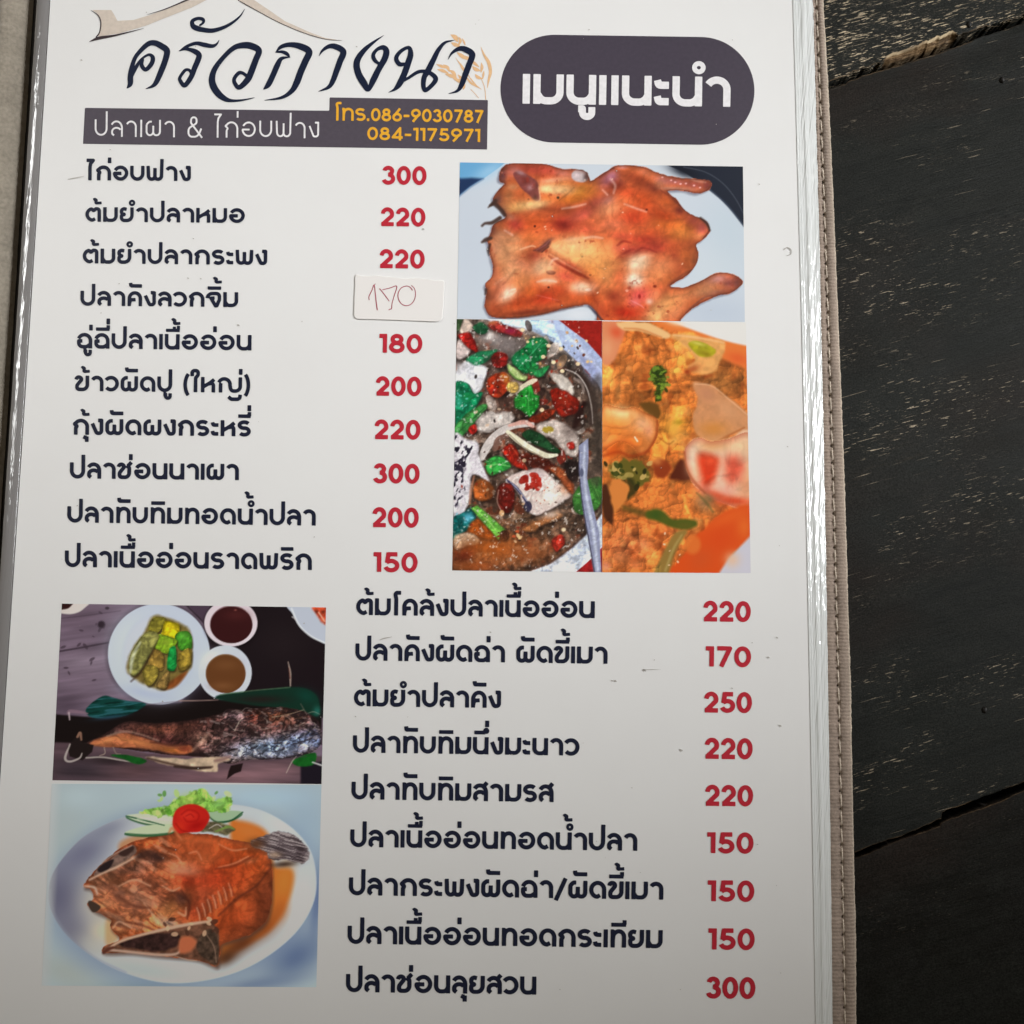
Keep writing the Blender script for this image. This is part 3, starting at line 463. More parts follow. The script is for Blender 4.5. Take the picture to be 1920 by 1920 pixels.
def paint_soup(step):
    s = Ink(840, 590, 3.92, [(856.5,598.4),(1128.6,601.5),(1128.8,1072.8),(848,1069.5)], step)
    s.C[:] = (98,80,70)
    s.glow((500,300,500,300,0,(104,90,84),.8),(850,330,200,150,0,(92,84,78),.9),(1080,900,90,300,0,(84,72,62),.9),(300,1700,450,200,0,(150,88,46),.9),(700,1500,300,120,0,(112,84,64),.9),(650,1750,250,120,0,(120,80,56),.8),(200,400,250,300,0,(84,66,60),.7),(600,700,260,240,0,(96,66,54),.8))
    O = np.ones(s.X.shape); s.organic(O, 120, .30, 3); s.organic(O, 40, .18, 4)
    n = s.noise(50, 15, 3); s.lay(np.clip((n-.62)*6, 0, 1), (140,60,34), .55); n = s.noise(44, 16, 3); s.lay(np.clip((n-.64)*6, 0, 1), (196,176,160), .5); n = s.noise(60, 17, 3); s.lay(np.clip((n-.62)*6, 0, 1), (44,34,32), .6)
    # rim of the bowl and the red table beyond it
    s.fill([(270,20),(800,20),(1160,20),(1160,620),(1130,560),(1100,500),(980,368),(850,250),(720,170),(600,110),(480,82),(330,64)],(172,188,216),curve=False,soft=10)
    s.glow((560,60,220,50,5,(196,222,240),.95),(760,110,150,50,30,(176,208,234),.9),(900,220,160,50,45,(178,186,216),.9),(1060,390,130,60,50,(150,156,194),.9),(1000,280,170,26,45,(206,212,232),.8),(1110,470,60,60,0,(128,134,176),.8))
    s.fill([(770,20),(1170,20),(1170,352),(1130,322),(1010,188),(900,108)],(164,42,34),curve=False); s.glow((1080,120,120,120,0,(176,50,40),.8),(830,60,90,30,25,(140,34,34),.7))
    s.fill([(560,1905),(750,1832),(900,1722),(1010,1622),(1150,1440),(1150,1905)],(204,212,226),curve=False,soft=8); s.glow((820,1850,160,40,-25,(222,228,238),.9),(1000,1720,120,40,-45,(188,196,214),.8),(700,1890,120,24,-10,(176,184,204),.8))
    s.fill([(925,1905),(1045,1800),(1150,1690),(1150,1905)],(140,34,36),curve=False)
    s.line([(600,1868,14),(760,1815,16),(900,1715,16),(1010,1612,14)],(70,50,46),.7,soft=10)
    def it(p, col, **kw):
        x0, x1 = min(q[0] for q in p), max(q[0] for q in p); big = x1-x0 > 90
        s.fill([(q[0]+5, q[1]+(16 if big else 9)) for q in p],(34,24,22),.6,soft=18 if big else 10)
        kw['tex'] = kw.get('tex', 0)*.5; kw.setdefault('soft', 9); kw['warp'] = kw.get('warp', 0)*1.25; m = s.fill(p,col,**kw)
        s.organic(m, 46 if big else 26, .26 if sum(col) < 520 else .11, int(p[0][0]) % 90); s.rim(p, 12 if big else 7, tuple(v*.62 for v in col), .5); return m
    s.specks(90,(50,60,1050,1500),[(120,60,40),(70,52,46),(170,156,146),(150,120,96),(56,40,36),(130,40,30),(90,74,64),(188,176,168),(110,84,60)],14,34,31,.75,1.9); s.organic(O, 60, .22, 8)
    s.fill([(760,20),(1170,20),(1170,640),(1128,560),(1100,500),(980,368),(850,250)],(170,182,212),curve=False,soft=8); s.glow((900,180,170,46,48,(182,200,228),.9),(1040,360,140,50,52,(150,156,194),.9),(990,270,170,22,47,(210,216,234),.8)); s.fill([(790,20),(1170,20),(1170,360),(1130,322),(1010,188),(900,108)],(164,42,34),curve=False)
    # sherds of onion, fish, chilli and leaf
    W = (214,208,206)
    s.glow((330,170,140,60,20,(176,168,166),.9),(440,230,130,90,0,(134,124,122),.9),(300,150,50,30,0,(206,200,196),.9))
    it([(60,200),(110,180),(170,250),(130,310),(60,320)],(206,190,186),warp=10,soft=10); it([(60,60),(130,30),(180,70),(160,120),(90,140)],(216,196,182),warp=10); it([(60,40),(110,30),(80,110),(60,120)],(70,96,62),warp=8)
    it([(180,90),(240,60),(290,90),(270,140),(210,130)],(40,96,64),warp=8,tex=.3)
    it([(72,152),(150,130),(190,190),(218,272),(160,250),(110,200)],(172,40,34),warp=6,tex=.25); s.line([(150,134,10),(190,190,14),(216,268,8)],(120,26,26),.8)
    it([(290,70),(360,60),(520,120),(540,150),(440,150),(330,110)],(150,52,48),warp=14,tex=.5,tsc=18); s.glow((460,120,50,26,0,(150,40,80),.8),(330,60,40,20,0,(206,120,80),.8))
    it([(140,320),(240,272),(360,262),(300,330),(200,392),(140,396)],(44,138,94),warp=6,tex=.2); s.line([(145,390,8),(240,330,8),(350,268,6)],(80,176,130),.6)
    it([(60,420),(130,340),(200,370),(285,392),(270,480),(200,590),(150,512),(60,505)],(216,216,222),warp=8,soft=10); s.glow((110,470,60,40,0,(236,236,240),.8),(230,520,30,50,20,(226,224,226),.8),(80,380,50,40,0,(190,184,186),.8))
    it([(320,310),(370,285),(430,300),(425,370),(370,392),(330,370)],(156,38,34),warp=10,tex=.4,tsc=20)
    it([(300,470),(380,430),(440,450),(450,540),(380,610),(310,590)],(158,56,30),warp=16,tex=.5,tsc=22); s.glow((430,470,30,40,0,(206,140,60),.8),(400,450,20,20,0,(222,150,70),.8),(330,560,30,30,0,(180,40,36),.8))
    it([(440,362),(480,385),(575,450),(565,482),(505,472),(446,415)],(186,206,136),warp=4); s.line([(446,415,8),(505,470,10),(565,484,6)],(90,140,60),.8)
    it([(600,180),(680,172),(732,210),(720,300),(650,350),(560,432),(500,385),(468,325),(520,270),(570,230)],(24,116,64),warp=10,tex=.3,tsc=30); s.glow((660,220,50,40,0,(54,150,96),.8),(520,330,50,40,0,(40,140,96),.8)); s.line([(700,190,5),(620,280,8),(520,390,5)],(90,180,130),.7)
    it([(590,400),(640,350),(665,390),(610,440)],(40,132,70),warp=6); it([(625,432),(690,390),(745,378),(705,440),(660,462)],(52,148,86),warp=5,tex=.25)
    s.line([(460,590,20),(540,540,40),(620,490,36),(648,480,20)],(222,212,186),.95); it([(440,500),(500,490),(520,540),(480,580),(440,550)],(206,172,96),warp=10,tex=.3)
    it([(484,622),(530,562),(612,514),(632,580),(672,602),(664,682),(600,752),(540,702),(490,684)],(40,146,56),warp=6,tex=.2,tsc=30,curve=False); s.line([(605,530,4),(590,640,7),(598,740,4)],(96,190,100),.7)
    it([(55,512),(150,508),(190,580),(252,570),(205,680),(130,742),(55,802)],(22,126,86),warp=8,tex=.35,tsc=34); s.glow((80,640,30,60,0,(70,190,160),.7),(150,600,50,30,0,(30,150,80),.7)); s.specks(14,(55,560,140,780),[(120,210,196)],4,9,5,.7)
    it([(50,822),(150,722),(260,656),(284,690),(205,782),(105,892),(50,886)],(70,140,74),warp=6,tex=.2); s.line([(60,880,10),(180,770,10),(275,680,8)],(40,100,50),.7)
    it([(150,840),(190,806),(222,840),(180,880)],(166,42,36),warp=6)
    it([(230,770),(340,710),(470,720),(480,790),(330,850),(230,850)],(196,186,180),warp=18,soft=16,tex=.25,tsc=24)
    it([(790,430),(850,450),(905,500),(925,592),(860,570),(780,480),(745,430)],(198,188,178),warp=8,soft=10); s.glow((840,520,40,30,30,(220,212,204),.8))
    it([(752,560),(850,552),(965,640),(935,722),(840,745),(775,660)],(148,38,24),warp=10,tex=.4,tsc=26); s.glow((860,640,40,40,0,(176,60,36),.8),(900,720,40,20,0,(110,26,18),.8))
    it([(600,760),(700,710),(790,690),(770,740),(690,790),(620,800)],(140,54,32),warp=14,tex=.5,tsc=20)
    it([(650,820),(760,780),(860,800),(960,900),(950,1030),(880,1030),(800,930),(690,880)],(196,182,174),warp=14,soft=14,tex=.25,tsc=26); s.oval(735,845,42,26,(172,150,50),.9); it([(880,950),(920,936),(930,980),(895,990)],(184,50,40),warp=5)
    s.line([(245,1050,50),(300,950,64),(380,865,56),(480,818,44),(620,806,30)],(212,204,200),.95); s.line([(450,815,20),(560,790,34),(625,820,22)],(216,168,156),.9); s.line([(345,985,40),(370,920,44),(430,890,36)],(128,96,84),.9)
    it([(540,880),(600,848),(692,880),(745,935),(825,1000),(785,1022),(680,972),(590,930)],(36,76,46),warp=6,tex=.3)
    s.line([(440,862,30),(520,925,44),(620,990,44),(720,1035,40),(800,1032,20)],(226,220,196),1.); s.line([(450,880,5),(560,975,6),(700,1050,6)],(120,104,84),.8)
    it([(398,1000),(470,950),(560,1080),(585,1142),(505,1122),(440,1062)],(164,44,30),warp=5,tex=.3); s.line([(460,960,8),(540,1070,10),(575,1130,8)],(206,90,60),.7)
    it([(520,1020),(640,1040),(760,1080),(800,1130),(700,1170),(600,1110)],(104,40,28),warp=16,tex=.5,tsc=22)
    it([(278,1082),(340,1042),(400,1050),(464,1112),(400,1152),(318,1178),(280,1132)],(62,166,76),warp=4,tex=.2); s.line([(285,1110,6),(370,1100,10),(455,1115,6)],(130,206,120),.8)
    it([(45,900),(130,920),(215,940),(235,1060),(290,1190),(290,1230),(180,1180),(150,1390),(40,1480)],(214,208,214),warp=8,soft=10,tex=.12)
    n = s.noise(20, 41, 2, 1., .55, .5); k = s.mask([(45,920),(110,930),(190,980),(150,1050),(110,1200),(120,1300),(40,1400)],12,10,30); s.lay(k*np.clip((n-.5)*9, 0, 1), (42,36,54), .95)
    s.line([(50,1120,50),(90,1130,40),(110,1160,10)],(44,40,58),.9); s.line([(190,1190,12),(170,1290,20),(160,1390,14)],(196,140,110),.8,soft=8)
    it([(190,1250),(270,1215),(340,1280),(310,1360),(200,1350)],(176,98,46),warp=10,soft=12)
    it([(420,1215),(520,1160),(640,1130),(700,1140),(800,1230),(905,1310),(850,1370),(720,1450),(620,1470),(560,1400),(500,1290)],(216,198,192),warp=8,soft=8,tex=.12); s.glow((760,1340,110,60,-20,(232,220,208),.9),(640,1180,70,40,0,(206,190,196),.8),(860,1280,50,40,30,(206,140,100),.7))
    s.line([(430,1215,16),(500,1270,22),(560,1350,20),(600,1420,14)],(70,66,96),.95); s.line([(460,1230,4),(520,1290,6),(590,1380,5)],(190,196,214),.9); s.oval(588,1410,30,40,(60,56,80),.9)
    s.specks(9,(555,1180,700,1280),[(184,48,34),(160,40,30)],12,26,14,.9); s.specks(10,(620,1250,860,1400),[(90,60,52),(190,110,80)],4,8,15,.9)
    it([(740,1130),(820,1120),(900,1200),(920,1300),(880,1290),(820,1210)],(164,88,52),warp=10,soft=12,tex=.3); it([(860,1090),(960,1080),(960,1200),(890,1210)],(50,38,36),warp=10,soft=14)
    it([(365,1280),(410,1240),(475,1255),(490,1350),(450,1450),(390,1440),(362,1370)],(112,34,28),warp=6,tex=.3); s.line([(372,1290,8),(362,1370,8),(390,1440,8)],(206,176,160),.8); s.oval(395,1458,18,22,(226,180,130),.95)
    it([(540,1580),(660,1510),(800,1450),(840,1480),(740,1530),(640,1590)],(176,116,72),warp=14,soft=14); s.glow((760,1470,70,30,-10,(206,190,180),.8))
    it([(35,1500),(120,1450),(182,1420),(205,1500),(125,1592),(35,1655)],(18,100,98),warp=8,tex=.4,tsc=26); s.glow((150,1490,40,40,0,(110,180,206),.8)); s.specks(8,(60,1450,190,1580),[(130,196,214)],5,10,6,.7)
    it([(180,1520),(250,1510),(360,1640),(250,1640),(150,1590)],(176,92,36),soft=16)
    it([(168,1425),(216,1400),(430,1590),(372,1652),(290,1560)],(112,182,76),warp=3,tex=.15,curve=False); s.line([(185,1420,6),(300,1520,8),(390,1640,6)],(176,216,130),.7); it([(385,1600),(440,1590),(440,1650),(395,1660)],(84,50,36),warp=6)
    it([(40,1640),(140,1600),(240,1660),(150,1700),(60,1720)],(196,172,150),warp=10,soft=14); s.glow((130,1760,90,50,-30,(110,40,26),.9))
    s.glow((330,1720,260,80,5,(186,102,42),.9),(600,1750,160,80,0,(156,92,52),.7),(200,1850,200,50,0,(176,92,42),.8))
    it([(765,1665),(830,1620),(856,1680),(795,1745)],(180,56,42),warp=5,tex=.3); s.specks(5,(480,1590,550,1640),[(206,100,60),(236,200,150)],8,14,7,.9)
    it([(920,1322),(1040,1208),(1125,1205),(1125,1385),(1040,1462),(940,1452)],(72,130,60),warp=6,tex=.25); s.line([(1050,1220,5),(1090,1300,5),(1120,1370,5)],(120,170,90),.6)
    s.line([(850,395,14),(950,430,40),(1030,540,60),(1060,680,60),(1050,800,30)],(64,48,44),.85,soft=14); s.line([(860,400,6),(950,440,9),(1020,540,9),(1055,680,10),(1064,800,6)],(196,186,180),.95); s.line([(930,470,20),(980,500,24),(1000,560,14)],(150,136,130),.7)
    s.line([(1000,650,30),(960,740,50),(930,820,30)],(50,26,24),.9,soft=10)
    s.fill([(962,962),(1030,908),(1034,1050),(1022,1200),(1062,1400),(1112,1600),(1128,1905),(1072,1905),(1030,1655),(985,1402),(960,1150)],(148,152,178),curve=False); s.line([(1005,960,16),(1000,1150,20),(1020,1350,20),(1070,1600,24),(1100,1880,22)],(196,202,218),.85,soft=8); s.line([(964,1000,7),(964,1150,8),(990,1400,8),(1034,1650,8),(1076,1890,8)],(66,62,80),.9); s.oval(984,1160,14,30,(96,100,124),.9)
    s.specks(16,(560,110,1100,420),[(236,206,160),(226,190,130),(120,60,40),(206,160,110)],6,12,21,.9,1.2); s.specks(26,(200,230,1000,860),[(60,40,34),(222,196,170),(170,60,40),(40,30,28)],5,11,22,.85); s.specks(34,(60,950,960,1700),[(70,46,36),(226,190,150),(150,50,36)],4,10,23,.8)
    for x, y in ((740,228),(955,362),(840,415),(548,112),(700,310),(776,350),(690,700),(560,1072),(850,1580),(830,250)): s.oval(x, y, 16, 14, (240,214,176), .95)
    n = s.noise(24, 18, 3); s.lay(np.clip((n-.70)*8, 0, 1)*(s.X < 1000), (232,226,220), .6); s.glow((420,640,80,60,0,(70,46,40),.5),(640,1090,120,50,0,(60,34,28),.5),(900,800,70,120,0,(60,44,40),.5),(330,330,60,50,0,(60,36,32),.5),(330,1330,60,120,0,(80,50,36),.5))
    s.fill([(1040,560),(1128,470),(1128,1190),(1040,1210),(1066,900)],(82,70,62),.55,soft=26); s.organic(O, 30, .08, 9); g = s.C@np.array([.3, .55, .15]); s.C = g[..., None]+(s.C-g[..., None])*.92; s.C = 255*(np.clip(s.C, 0, 250)/255)**1.22*1.06
    return s

def paint_curry(step):
    s = Ink(1120, 590, 3.92, [(1129.2,602.3),(1398.5,605),(1407.5,1074.5),(1129.4,1073)], step)
    s.C[:] = (196,114,54)
    s.glow((300,300,300,150,0,(204,122,62),.8),(150,500,160,140,0,(208,132,70),.8),(480,380,140,120,0,(206,126,62),.8),(560,820,160,140,0,(208,140,58),.9),(420,1000,140,90,0,(190,100,46),.8),(560,1340,240,120,0,(204,116,58),.8),(200,1700,260,200,0,(200,114,70),.9),(900,500,180,120,0,(208,140,76),.8),(300,1150,250,120,0,(186,118,58),.7),(520,1580,140,120,0,(186,104,56),.8))
    sm = np.ones(s.X.shape)
    s.organic(sm, 240, .36, 31); s.crumbs(sm, 96, .24, 32); s.crumbs(sm, 44, .11, 33); s.organic(sm, 70, .12, 34)
    n = s.noise(90, 51, 3); s.lay(np.clip((.36-n)*5, 0, 1), (156,72,32), .55); n = s.noise(80, 52, 3); s.lay(np.clip((n-.62)*4, 0, 1), (236,180,110), .4)
    s.fill([(30,45),(150,45),(200,120),(170,230),(120,340),(30,350)],(220,144,104),warp=8,soft=16); s.glow((140,130,60,50,30,(216,96,62),.85),(70,250,50,80,0,(226,166,124),.8))
    s.fill([(380,45),(1130,45),(1130,420),(1050,380),(930,330),(700,130),(520,120)],(226,130,66),soft=18,curve=False); s.glow((1030,320,90,50,15,(222,106,56),.9),(760,110,200,24,14,(230,136,70),.9))
    s.fill([(490,40),(1130,40),(1130,236),(1000,208),(900,182),(700,112),(590,72)],(226,224,220),soft=12,curve=False); s.glow((560,60,80,24,15,(240,206,170),.7))
    s.fill([(150,55),(350,58),(440,92),(540,150),(480,172),(300,118),(190,112)],(232,190,136),soft=12,warp=6); s.line([(200,100,8),(320,110,12),(470,165,8)],(206,130,76),.8,soft=8)
    s.fill([(540,150),(640,140),(800,170),(940,205),(910,330),(860,420),(760,440),(660,390),(720,320),(600,200)],(226,168,104),soft=14,warp=8,tex=.1); s.line([(560,150,8),(740,170,10),(930,205,8)],(240,196,146),.8,soft=8); s.glow((700,400,60,30,-20,(180,92,50),.8),(660,420,20,20,0,(150,60,30),.8))
    s.fill([(668,212),(745,196),(865,250),(850,298),(765,312),(700,262)],(176,166,44),soft=10,warp=5,tex=.15); s.glow((740,212,60,14,15,(214,206,110),.8),(800,290,50,20,20,(140,120,30),.7))
    s.fill([(700,500),(830,518),(900,570),(960,612),(1130,745),(1130,830),(1000,880),(880,935),(740,890),(700,760),(740,640)],(206,148,104),soft=14,warp=8,tex=.08); s.glow((800,580,80,60,30,(198,140,106),.8),(850,840,120,60,0,(210,142,70),.8),(960,700,120,60,35,(214,160,118),.7)); s.line([(720,510,6),(840,524,8),(960,616,8),(1110,742,6)],(236,190,150),.7,soft=6); s.line([(1080,830,8),(960,890,14),(870,935,10)],(170,96,50),.7,soft=8)
    G = (62,88,30)
    k = s.mask([(385,410),(450,378),(500,420),(510,500),(480,560),(460,640),(420,640),(430,540),(395,470)],10,22,34,3); s.lay(k,G,.9); s.organic(k,30,.5,61); s.specks(10,(390,390,520,560),[(120,150,60),(40,60,20)],8,16,62,.8)
    s.fill([(300,660),(420,640),(470,720),(440,760),(380,720)],(112,78,34),warp=14,soft=14)
    k = s.fill([(30,690),(120,675),(200,690),(270,680),(350,720),(445,775),(430,920),(330,1035),(250,960),(140,940),(30,1060)],(230,150,84),warp=8,soft=10); s.glow((180,720,120,50,10,(240,204,150),.95),(330,800,70,60,30,(236,180,136),.9),(250,760,30,60,0,(216,150,90),.6),(120,850,100,60,20,(232,140,64),.9),(260,930,120,60,20,(222,124,56),.9),(110,1000,90,60,-20,(222,104,40),.9),(380,850,40,60,0,(232,160,120),.8)); s.organic(k,120,.12,63); s.rim([(30,690),(120,675),(200,690),(270,680),(350,720),(445,775),(430,920),(330,1035),(250,960),(140,940),(-60,1060)],46,(160,76,34),.55); s.line([(40,1040,10),(150,1010,16),(260,1040,16),(380,1000,10)],(160,60,24),.7,soft=14); s.line([(440,780,8),(430,900,14),(350,1030,10)],(150,66,30),.7,soft=10); s.line([(275,900,10),(295,930,12)],(250,236,210),.9)
    s.glow((560,840,60,80,10,(226,170,76),.9),(600,790,40,24,0,(176,150,50),.7),(560,930,60,30,-30,(236,186,100),.8)); s.line([(450,900,6),(520,950,8),(560,930,6)],(150,80,30),.6,soft=8)
    s.fill([(90,1110),(200,1070),(300,1080),(390,1150),(370,1240),(280,1260),(190,1200),(100,1180)],(110,100,42),warp=26,wsc=40,soft=14); s.specks(30,(60,1090,400,1280),[(60,70,26),(170,150,84),(206,176,110),(44,44,20)],9,22,64,.85); s.line([(240,1230,60),(260,1290,60),(230,1340,30)],(58,56,26),.85,soft=14)
    s.fill([(100,1230),(160,1205),(230,1260),(220,1340),(170,1420),(100,1460),(70,1350)],(214,136,70),warp=12,soft=12); s.fill([(35,1270),(70,1260),(110,1400),(110,1540),(60,1500),(35,1420)],(84,48,30),soft=14,warp=8)
    s.fill([(410,1090),(470,1060),(540,1110),(500,1200),(430,1190)],(150,66,32),soft=16,warp=10); s.fill([(530,1200),(570,1120),(630,1060),(690,1190),(650,1220),(580,1216)],(98,44,26),soft=16,warp=8); s.glow((440,1080,40,30,0,(214,136,76),.8))
    k = s.fill([(640,1010),(690,930),(760,905),(830,930),(960,915),(1130,870),(1140,1410),(900,1372),(770,1300),(680,1200)],(234,192,160),warp=6,soft=10); s.glow((860,960,120,50,0,(232,178,120),.8),(690,1050,40,110,10,(240,214,190),.9),(1060,960,80,60,0,(236,200,160),.8),(900,1180,60,160,0,(238,200,176),.8),(940,1290,90,60,10,(236,170,150),.9),(800,1290,90,60,30,(228,140,116),.9),(1090,1250,60,120,0,(230,160,120),.8),(1000,1370,180,40,5,(214,76,40),.9),(880,1330,90,30,20,(220,96,62),.8))
    s.fill([(742,1050),(800,1022),(890,1060),(880,1160),(830,1246),(770,1230)],(206,70,40),soft=44,warp=8); s.fill([(950,1060),(1030,1046),(1080,1130),(1010,1240),(945,1200)],(216,100,76),soft=60,warp=8); s.glow((830,1080,50,30,0,(226,96,60),.7)); s.organic(k,140,.08,65); s.rim([(640,1010),(690,930),(760,905),(830,930),(960,915),(1130,870),(1240,1100),(1140,1410),(900,1372),(770,1300),(680,1200)],60,(190,96,66),.6)
    s.line([(640,1010,10),(650,1110,14),(700,1210,14),(790,1310,12)],(160,76,40),.6,soft=10)
    s.fill([(1130,1400),(1140,1640),(1000,1740),(890,1910),(540,1910),(620,1780),(700,1650),(800,1560),(900,1470)],(216,90,36),soft=18,warp=10); s.glow((950,1500,180,50,-25,(222,104,44),.9),(900,1650,120,100,-40,(214,84,34),.8),(760,1800,110,90,-40,(206,92,44),.8),(1080,1560,60,90,0,(224,116,50),.8)); s.oval(700,1690,60,70,(220,126,60),.8,soft=20)
    s.fill([(1140,1610),(1140,1920),(880,1920),(960,1800),(1020,1735)],(204,202,212),soft=16,curve=False); s.glow((990,1800,60,60,-40,(226,190,160),.8))
    k = s.fill([(260,1390),(330,1310),(430,1260),(520,1250),(640,1370),(610,1470),(520,1500),(420,1440),(330,1430)],(206,120,60),warp=14,soft=12); s.crumbs(k,60,.28,66); s.organic(k,40,.12,67); s.glow((780,1390,90,60,40,(150,130,100),.6),(820,1350,50,30,30,(110,110,70),.6)); s.line([(730,1310,6),(800,1380,18),(850,1450,10)],(104,96,56),.7,soft=10)
    s.line([(200,1420,40),(300,1450,46),(380,1470,50)],(92,80,36),.7,soft=16); s.line([(385,1470,60),(450,1475,84),(540,1530,60),(640,1540,80),(710,1535,50)],(84,96,34),.95,soft=12); s.glow((430,1470,50,40,0,(66,92,36),.8),(640,1550,60,30,0,(106,100,40),.7)); s.line([(470,1900,110),(530,1750,80),(590,1640,80),(640,1600,40)],(150,124,66),.95,soft=12); s.line([(500,1880,16),(560,1720,16),(620,1620,10)],(190,170,110),.6,soft=8)
    k = s.mask([(30,1560),(140,1490),(260,1500),(420,1620),(440,1760),(430,1910),(30,1910)],20); s.crumbs(k,110,.30,67); s.crumbs(k,52,.16,68); s.glow((340,1690,50,40,0,(226,150,104),.6),(160,1780,60,50,0,(230,150,96),.6),(280,1840,50,40,0,(226,140,90),.6),(60,1850,40,40,0,(222,150,130),.7)); s.specks(6,(480,1590,640,1900),[(250,220,190)],5,9,69,.8)
    return s

def paint_grilled(step):
    s = Ink(80, 1120, 3.5556, [(116,1131.8),(611.3,1139),(602.6,1470.2),(98.3,1463)], step)
    s.C[:] = (134,118,134)
    s.glow((300,500,300,200,0,(150,134,150),.8),(200,120,200,100,0,(120,104,118),.8),(150,720,150,100,0,(104,90,104),.9),(450,250,200,100,-10,(112,98,112),.7),(280,430,200,60,-5,(156,142,156),.7))
    n = s.noise(60, 71, 4, .18, 2., -.14); s.C *= (1+.28*(n-.5))[..., None]
    s.line([(110,360,10),(260,335,8),(450,300,8)],(52,40,50),.8,soft=6); s.line([(120,140,5),(300,120,5),(520,90,5)],(80,66,80),.5); s.oval(392,182,24,24,(52,38,48),.9,soft=10); s.oval(430,72,14,10,(70,56,66),.8); s.specks(14,(120,80,450,650),[(84,70,82)],5,12,72,.7,2.2)
    s.fill([(930,30),(1920,30),(1920,800),(900,800),(930,690),(1040,570),(1110,330),(1080,180)],(44,34,40),soft=8,curve=False); s.fill([(960,40),(1110,40),(1090,180),(1050,140)],(96,80,96),soft=8)
    s.glow((1600,300,200,160,0,(54,44,48),.7)); s.line([(1636,430,6),(1650,500,14),(1652,590,10)],(176,160,150),.9); s.line([(1640,470,4),(1650,540,6)],(110,60,50),.7)
    s.fill([(80,780),(330,800),(560,740),(700,712),(1180,690),(1860,700),(1860,980),(60,980)],(36,27,28),soft=10,curve=False)
    s.fill([(60,965),(330,975),(700,1040),(1900,1060),(1900,1270),(40,1270)],(112,92,100),curve=False,soft=10); s.glow((250,1150,260,90,0,(78,68,76),.95),(620,1160,200,60,0,(112,88,92),.8),(1300,1190,260,60,0,(156,124,130),.9),(1550,1150,180,60,0,(150,120,126),.8),(1000,1200,200,40,0,(142,112,120),.8),(450,1090,160,30,5,(60,50,54),.8))
    n = s.noise(50, 73, 4, .2, 1.8, .04); k = s.mask([(60,965),(1900,1060),(1900,1270),(40,1270)],10,curve=False); s.C *= (1+.3*(n-.5)*k)[..., None]
    s.fill([(1720,1110),(1900,1090),(1900,1270),(1720,1270)],(44,38,50),soft=12,curve=False)
    s.fill([(80,20),(310,20),(275,75),(225,105),(160,112),(80,90)],(222,216,212),soft=6); s.fill([(100,20),(205,20),(180,66),(140,80),(90,80)],(64,28,28),soft=6)
    s.oval(775,380,352,346,(70,60,72),.6,soft=24); s.oval(775,378,340,336,(206,214,230)); s.glow((600,300,160,200,0,(216,224,238),.8),(900,560,200,100,-30,(198,208,228),.8),(700,640,200,50,10,(190,200,222),.8)); s.oval(775,380,240,262,(200,208,224),.6,soft=26); s.oval(770,375,225,250,(212,217,228),.8,soft=20)
    s.fill([(560,440),(600,340),(680,230),(730,130),(820,135),(930,180),(990,240),(995,440),(960,500),(860,600),(760,615),(640,560),(570,500)],(140,124,74),soft=16,warp=8); s.fill([(850,560),(960,490),(940,540),(880,600),(800,615)],(146,92,52),soft=14)
    P = ((( 705,220),(735,140),(820,138),(790,215),(760,238)),(156,148,66)),(((800,225),(815,160),(870,165),(915,195),(890,275),(800,250)),(198,182,40)),(((885,250),(930,226),(985,240),(992,340),(920,352),(890,300)),(96,168,62)),(((770,250),(890,280),(885,320),(850,375),(745,342)),(152,186,60)),(((572,440),(600,350),(690,232),(772,250),(735,345),(650,500),(590,520)),(150,148,92)),(((710,440),(740,345),(800,372),(810,430),(790,490)),(164,138,74)),(((830,470),(845,345),(890,342),(888,470),(860,492)),(44,158,84)),(((905,390),(930,360),(990,345),(990,440),(940,486),(905,480)),(160,140,66)),(((665,500),(700,450),(772,475),(750,560),(700,590)),(172,156,78)),(((755,590),(800,520),(840,490),(835,570),(810,612)),(168,142,88))
    for p, c in P:
        s.fill([(q[0]+5, q[1]+9) for q in p],(70,58,36),.8,soft=10); k = s.fill(p,c,warp=5,wsc=30,tex=.1,tsc=24); s.rim(p, 22, tuple(v*.55 for v in c), .6); s.organic(k, 50, .22, int(p[0][0]) % 70)
    s.line([(585,500,16),(600,400,24),(650,300,10)],(204,208,188),.8,soft=8); s.glow((860,200,40,20,10,(220,200,50),.8),(940,260,30,24,0,(120,190,84),.7),(820,300,40,20,0,(176,200,80),.7))
    s.line([(745,345,8),(650,500,10),(590,560,8)],(70,50,36),.7,soft=8); s.lumps(s.mask([(560,440),(680,230),(730,130),(930,180),(990,240),(995,440),(860,600),(760,615),(600,540)],8),36,.08,74)
    s.oval(1258,180,182,160,(28,20,24),.6,soft=20); s.oval(1255,172,177,156,(226,216,222)); s.oval(1257,180,142,126,(150,120,124),1.); s.oval(1258,184,140,122,(76,35,38)); s.glow((1290,120,90,40,0,(104,54,54),.6),(1285,85,10,6,0,(180,120,110),.8))
    s.oval(1216,502,178,182,(210,216,228)); s.glow((1120,420,80,60,-40,(232,236,242),.8)); s.oval(1220,508,134,130,(150,120,92)); s.oval(1221,512,130,126,(122,82,50)); s.glow((1220,450,90,40,0,(138,98,64),.7),(1200,590,80,30,0,(146,104,70),.7))
    s.fill([(1645,50),(1930,50),(1930,330),(1880,308),(1790,262),(1710,190),(1665,110)],(198,204,216)); s.line([(1660,75,14),(1710,185,14),(1790,260,14),(1890,308,14)],(224,228,234),.8); s.fill([(1795,60),(1900,66),(1900,180),(1850,150)],(204,96,66),soft=12,warp=8,tex=.4,tsc=24); s.line([(1840,100,8),(1880,160,10)],(232,200,180),.8); s.line([(1665,130,10),(1690,150,6)],(210,206,206),.8)
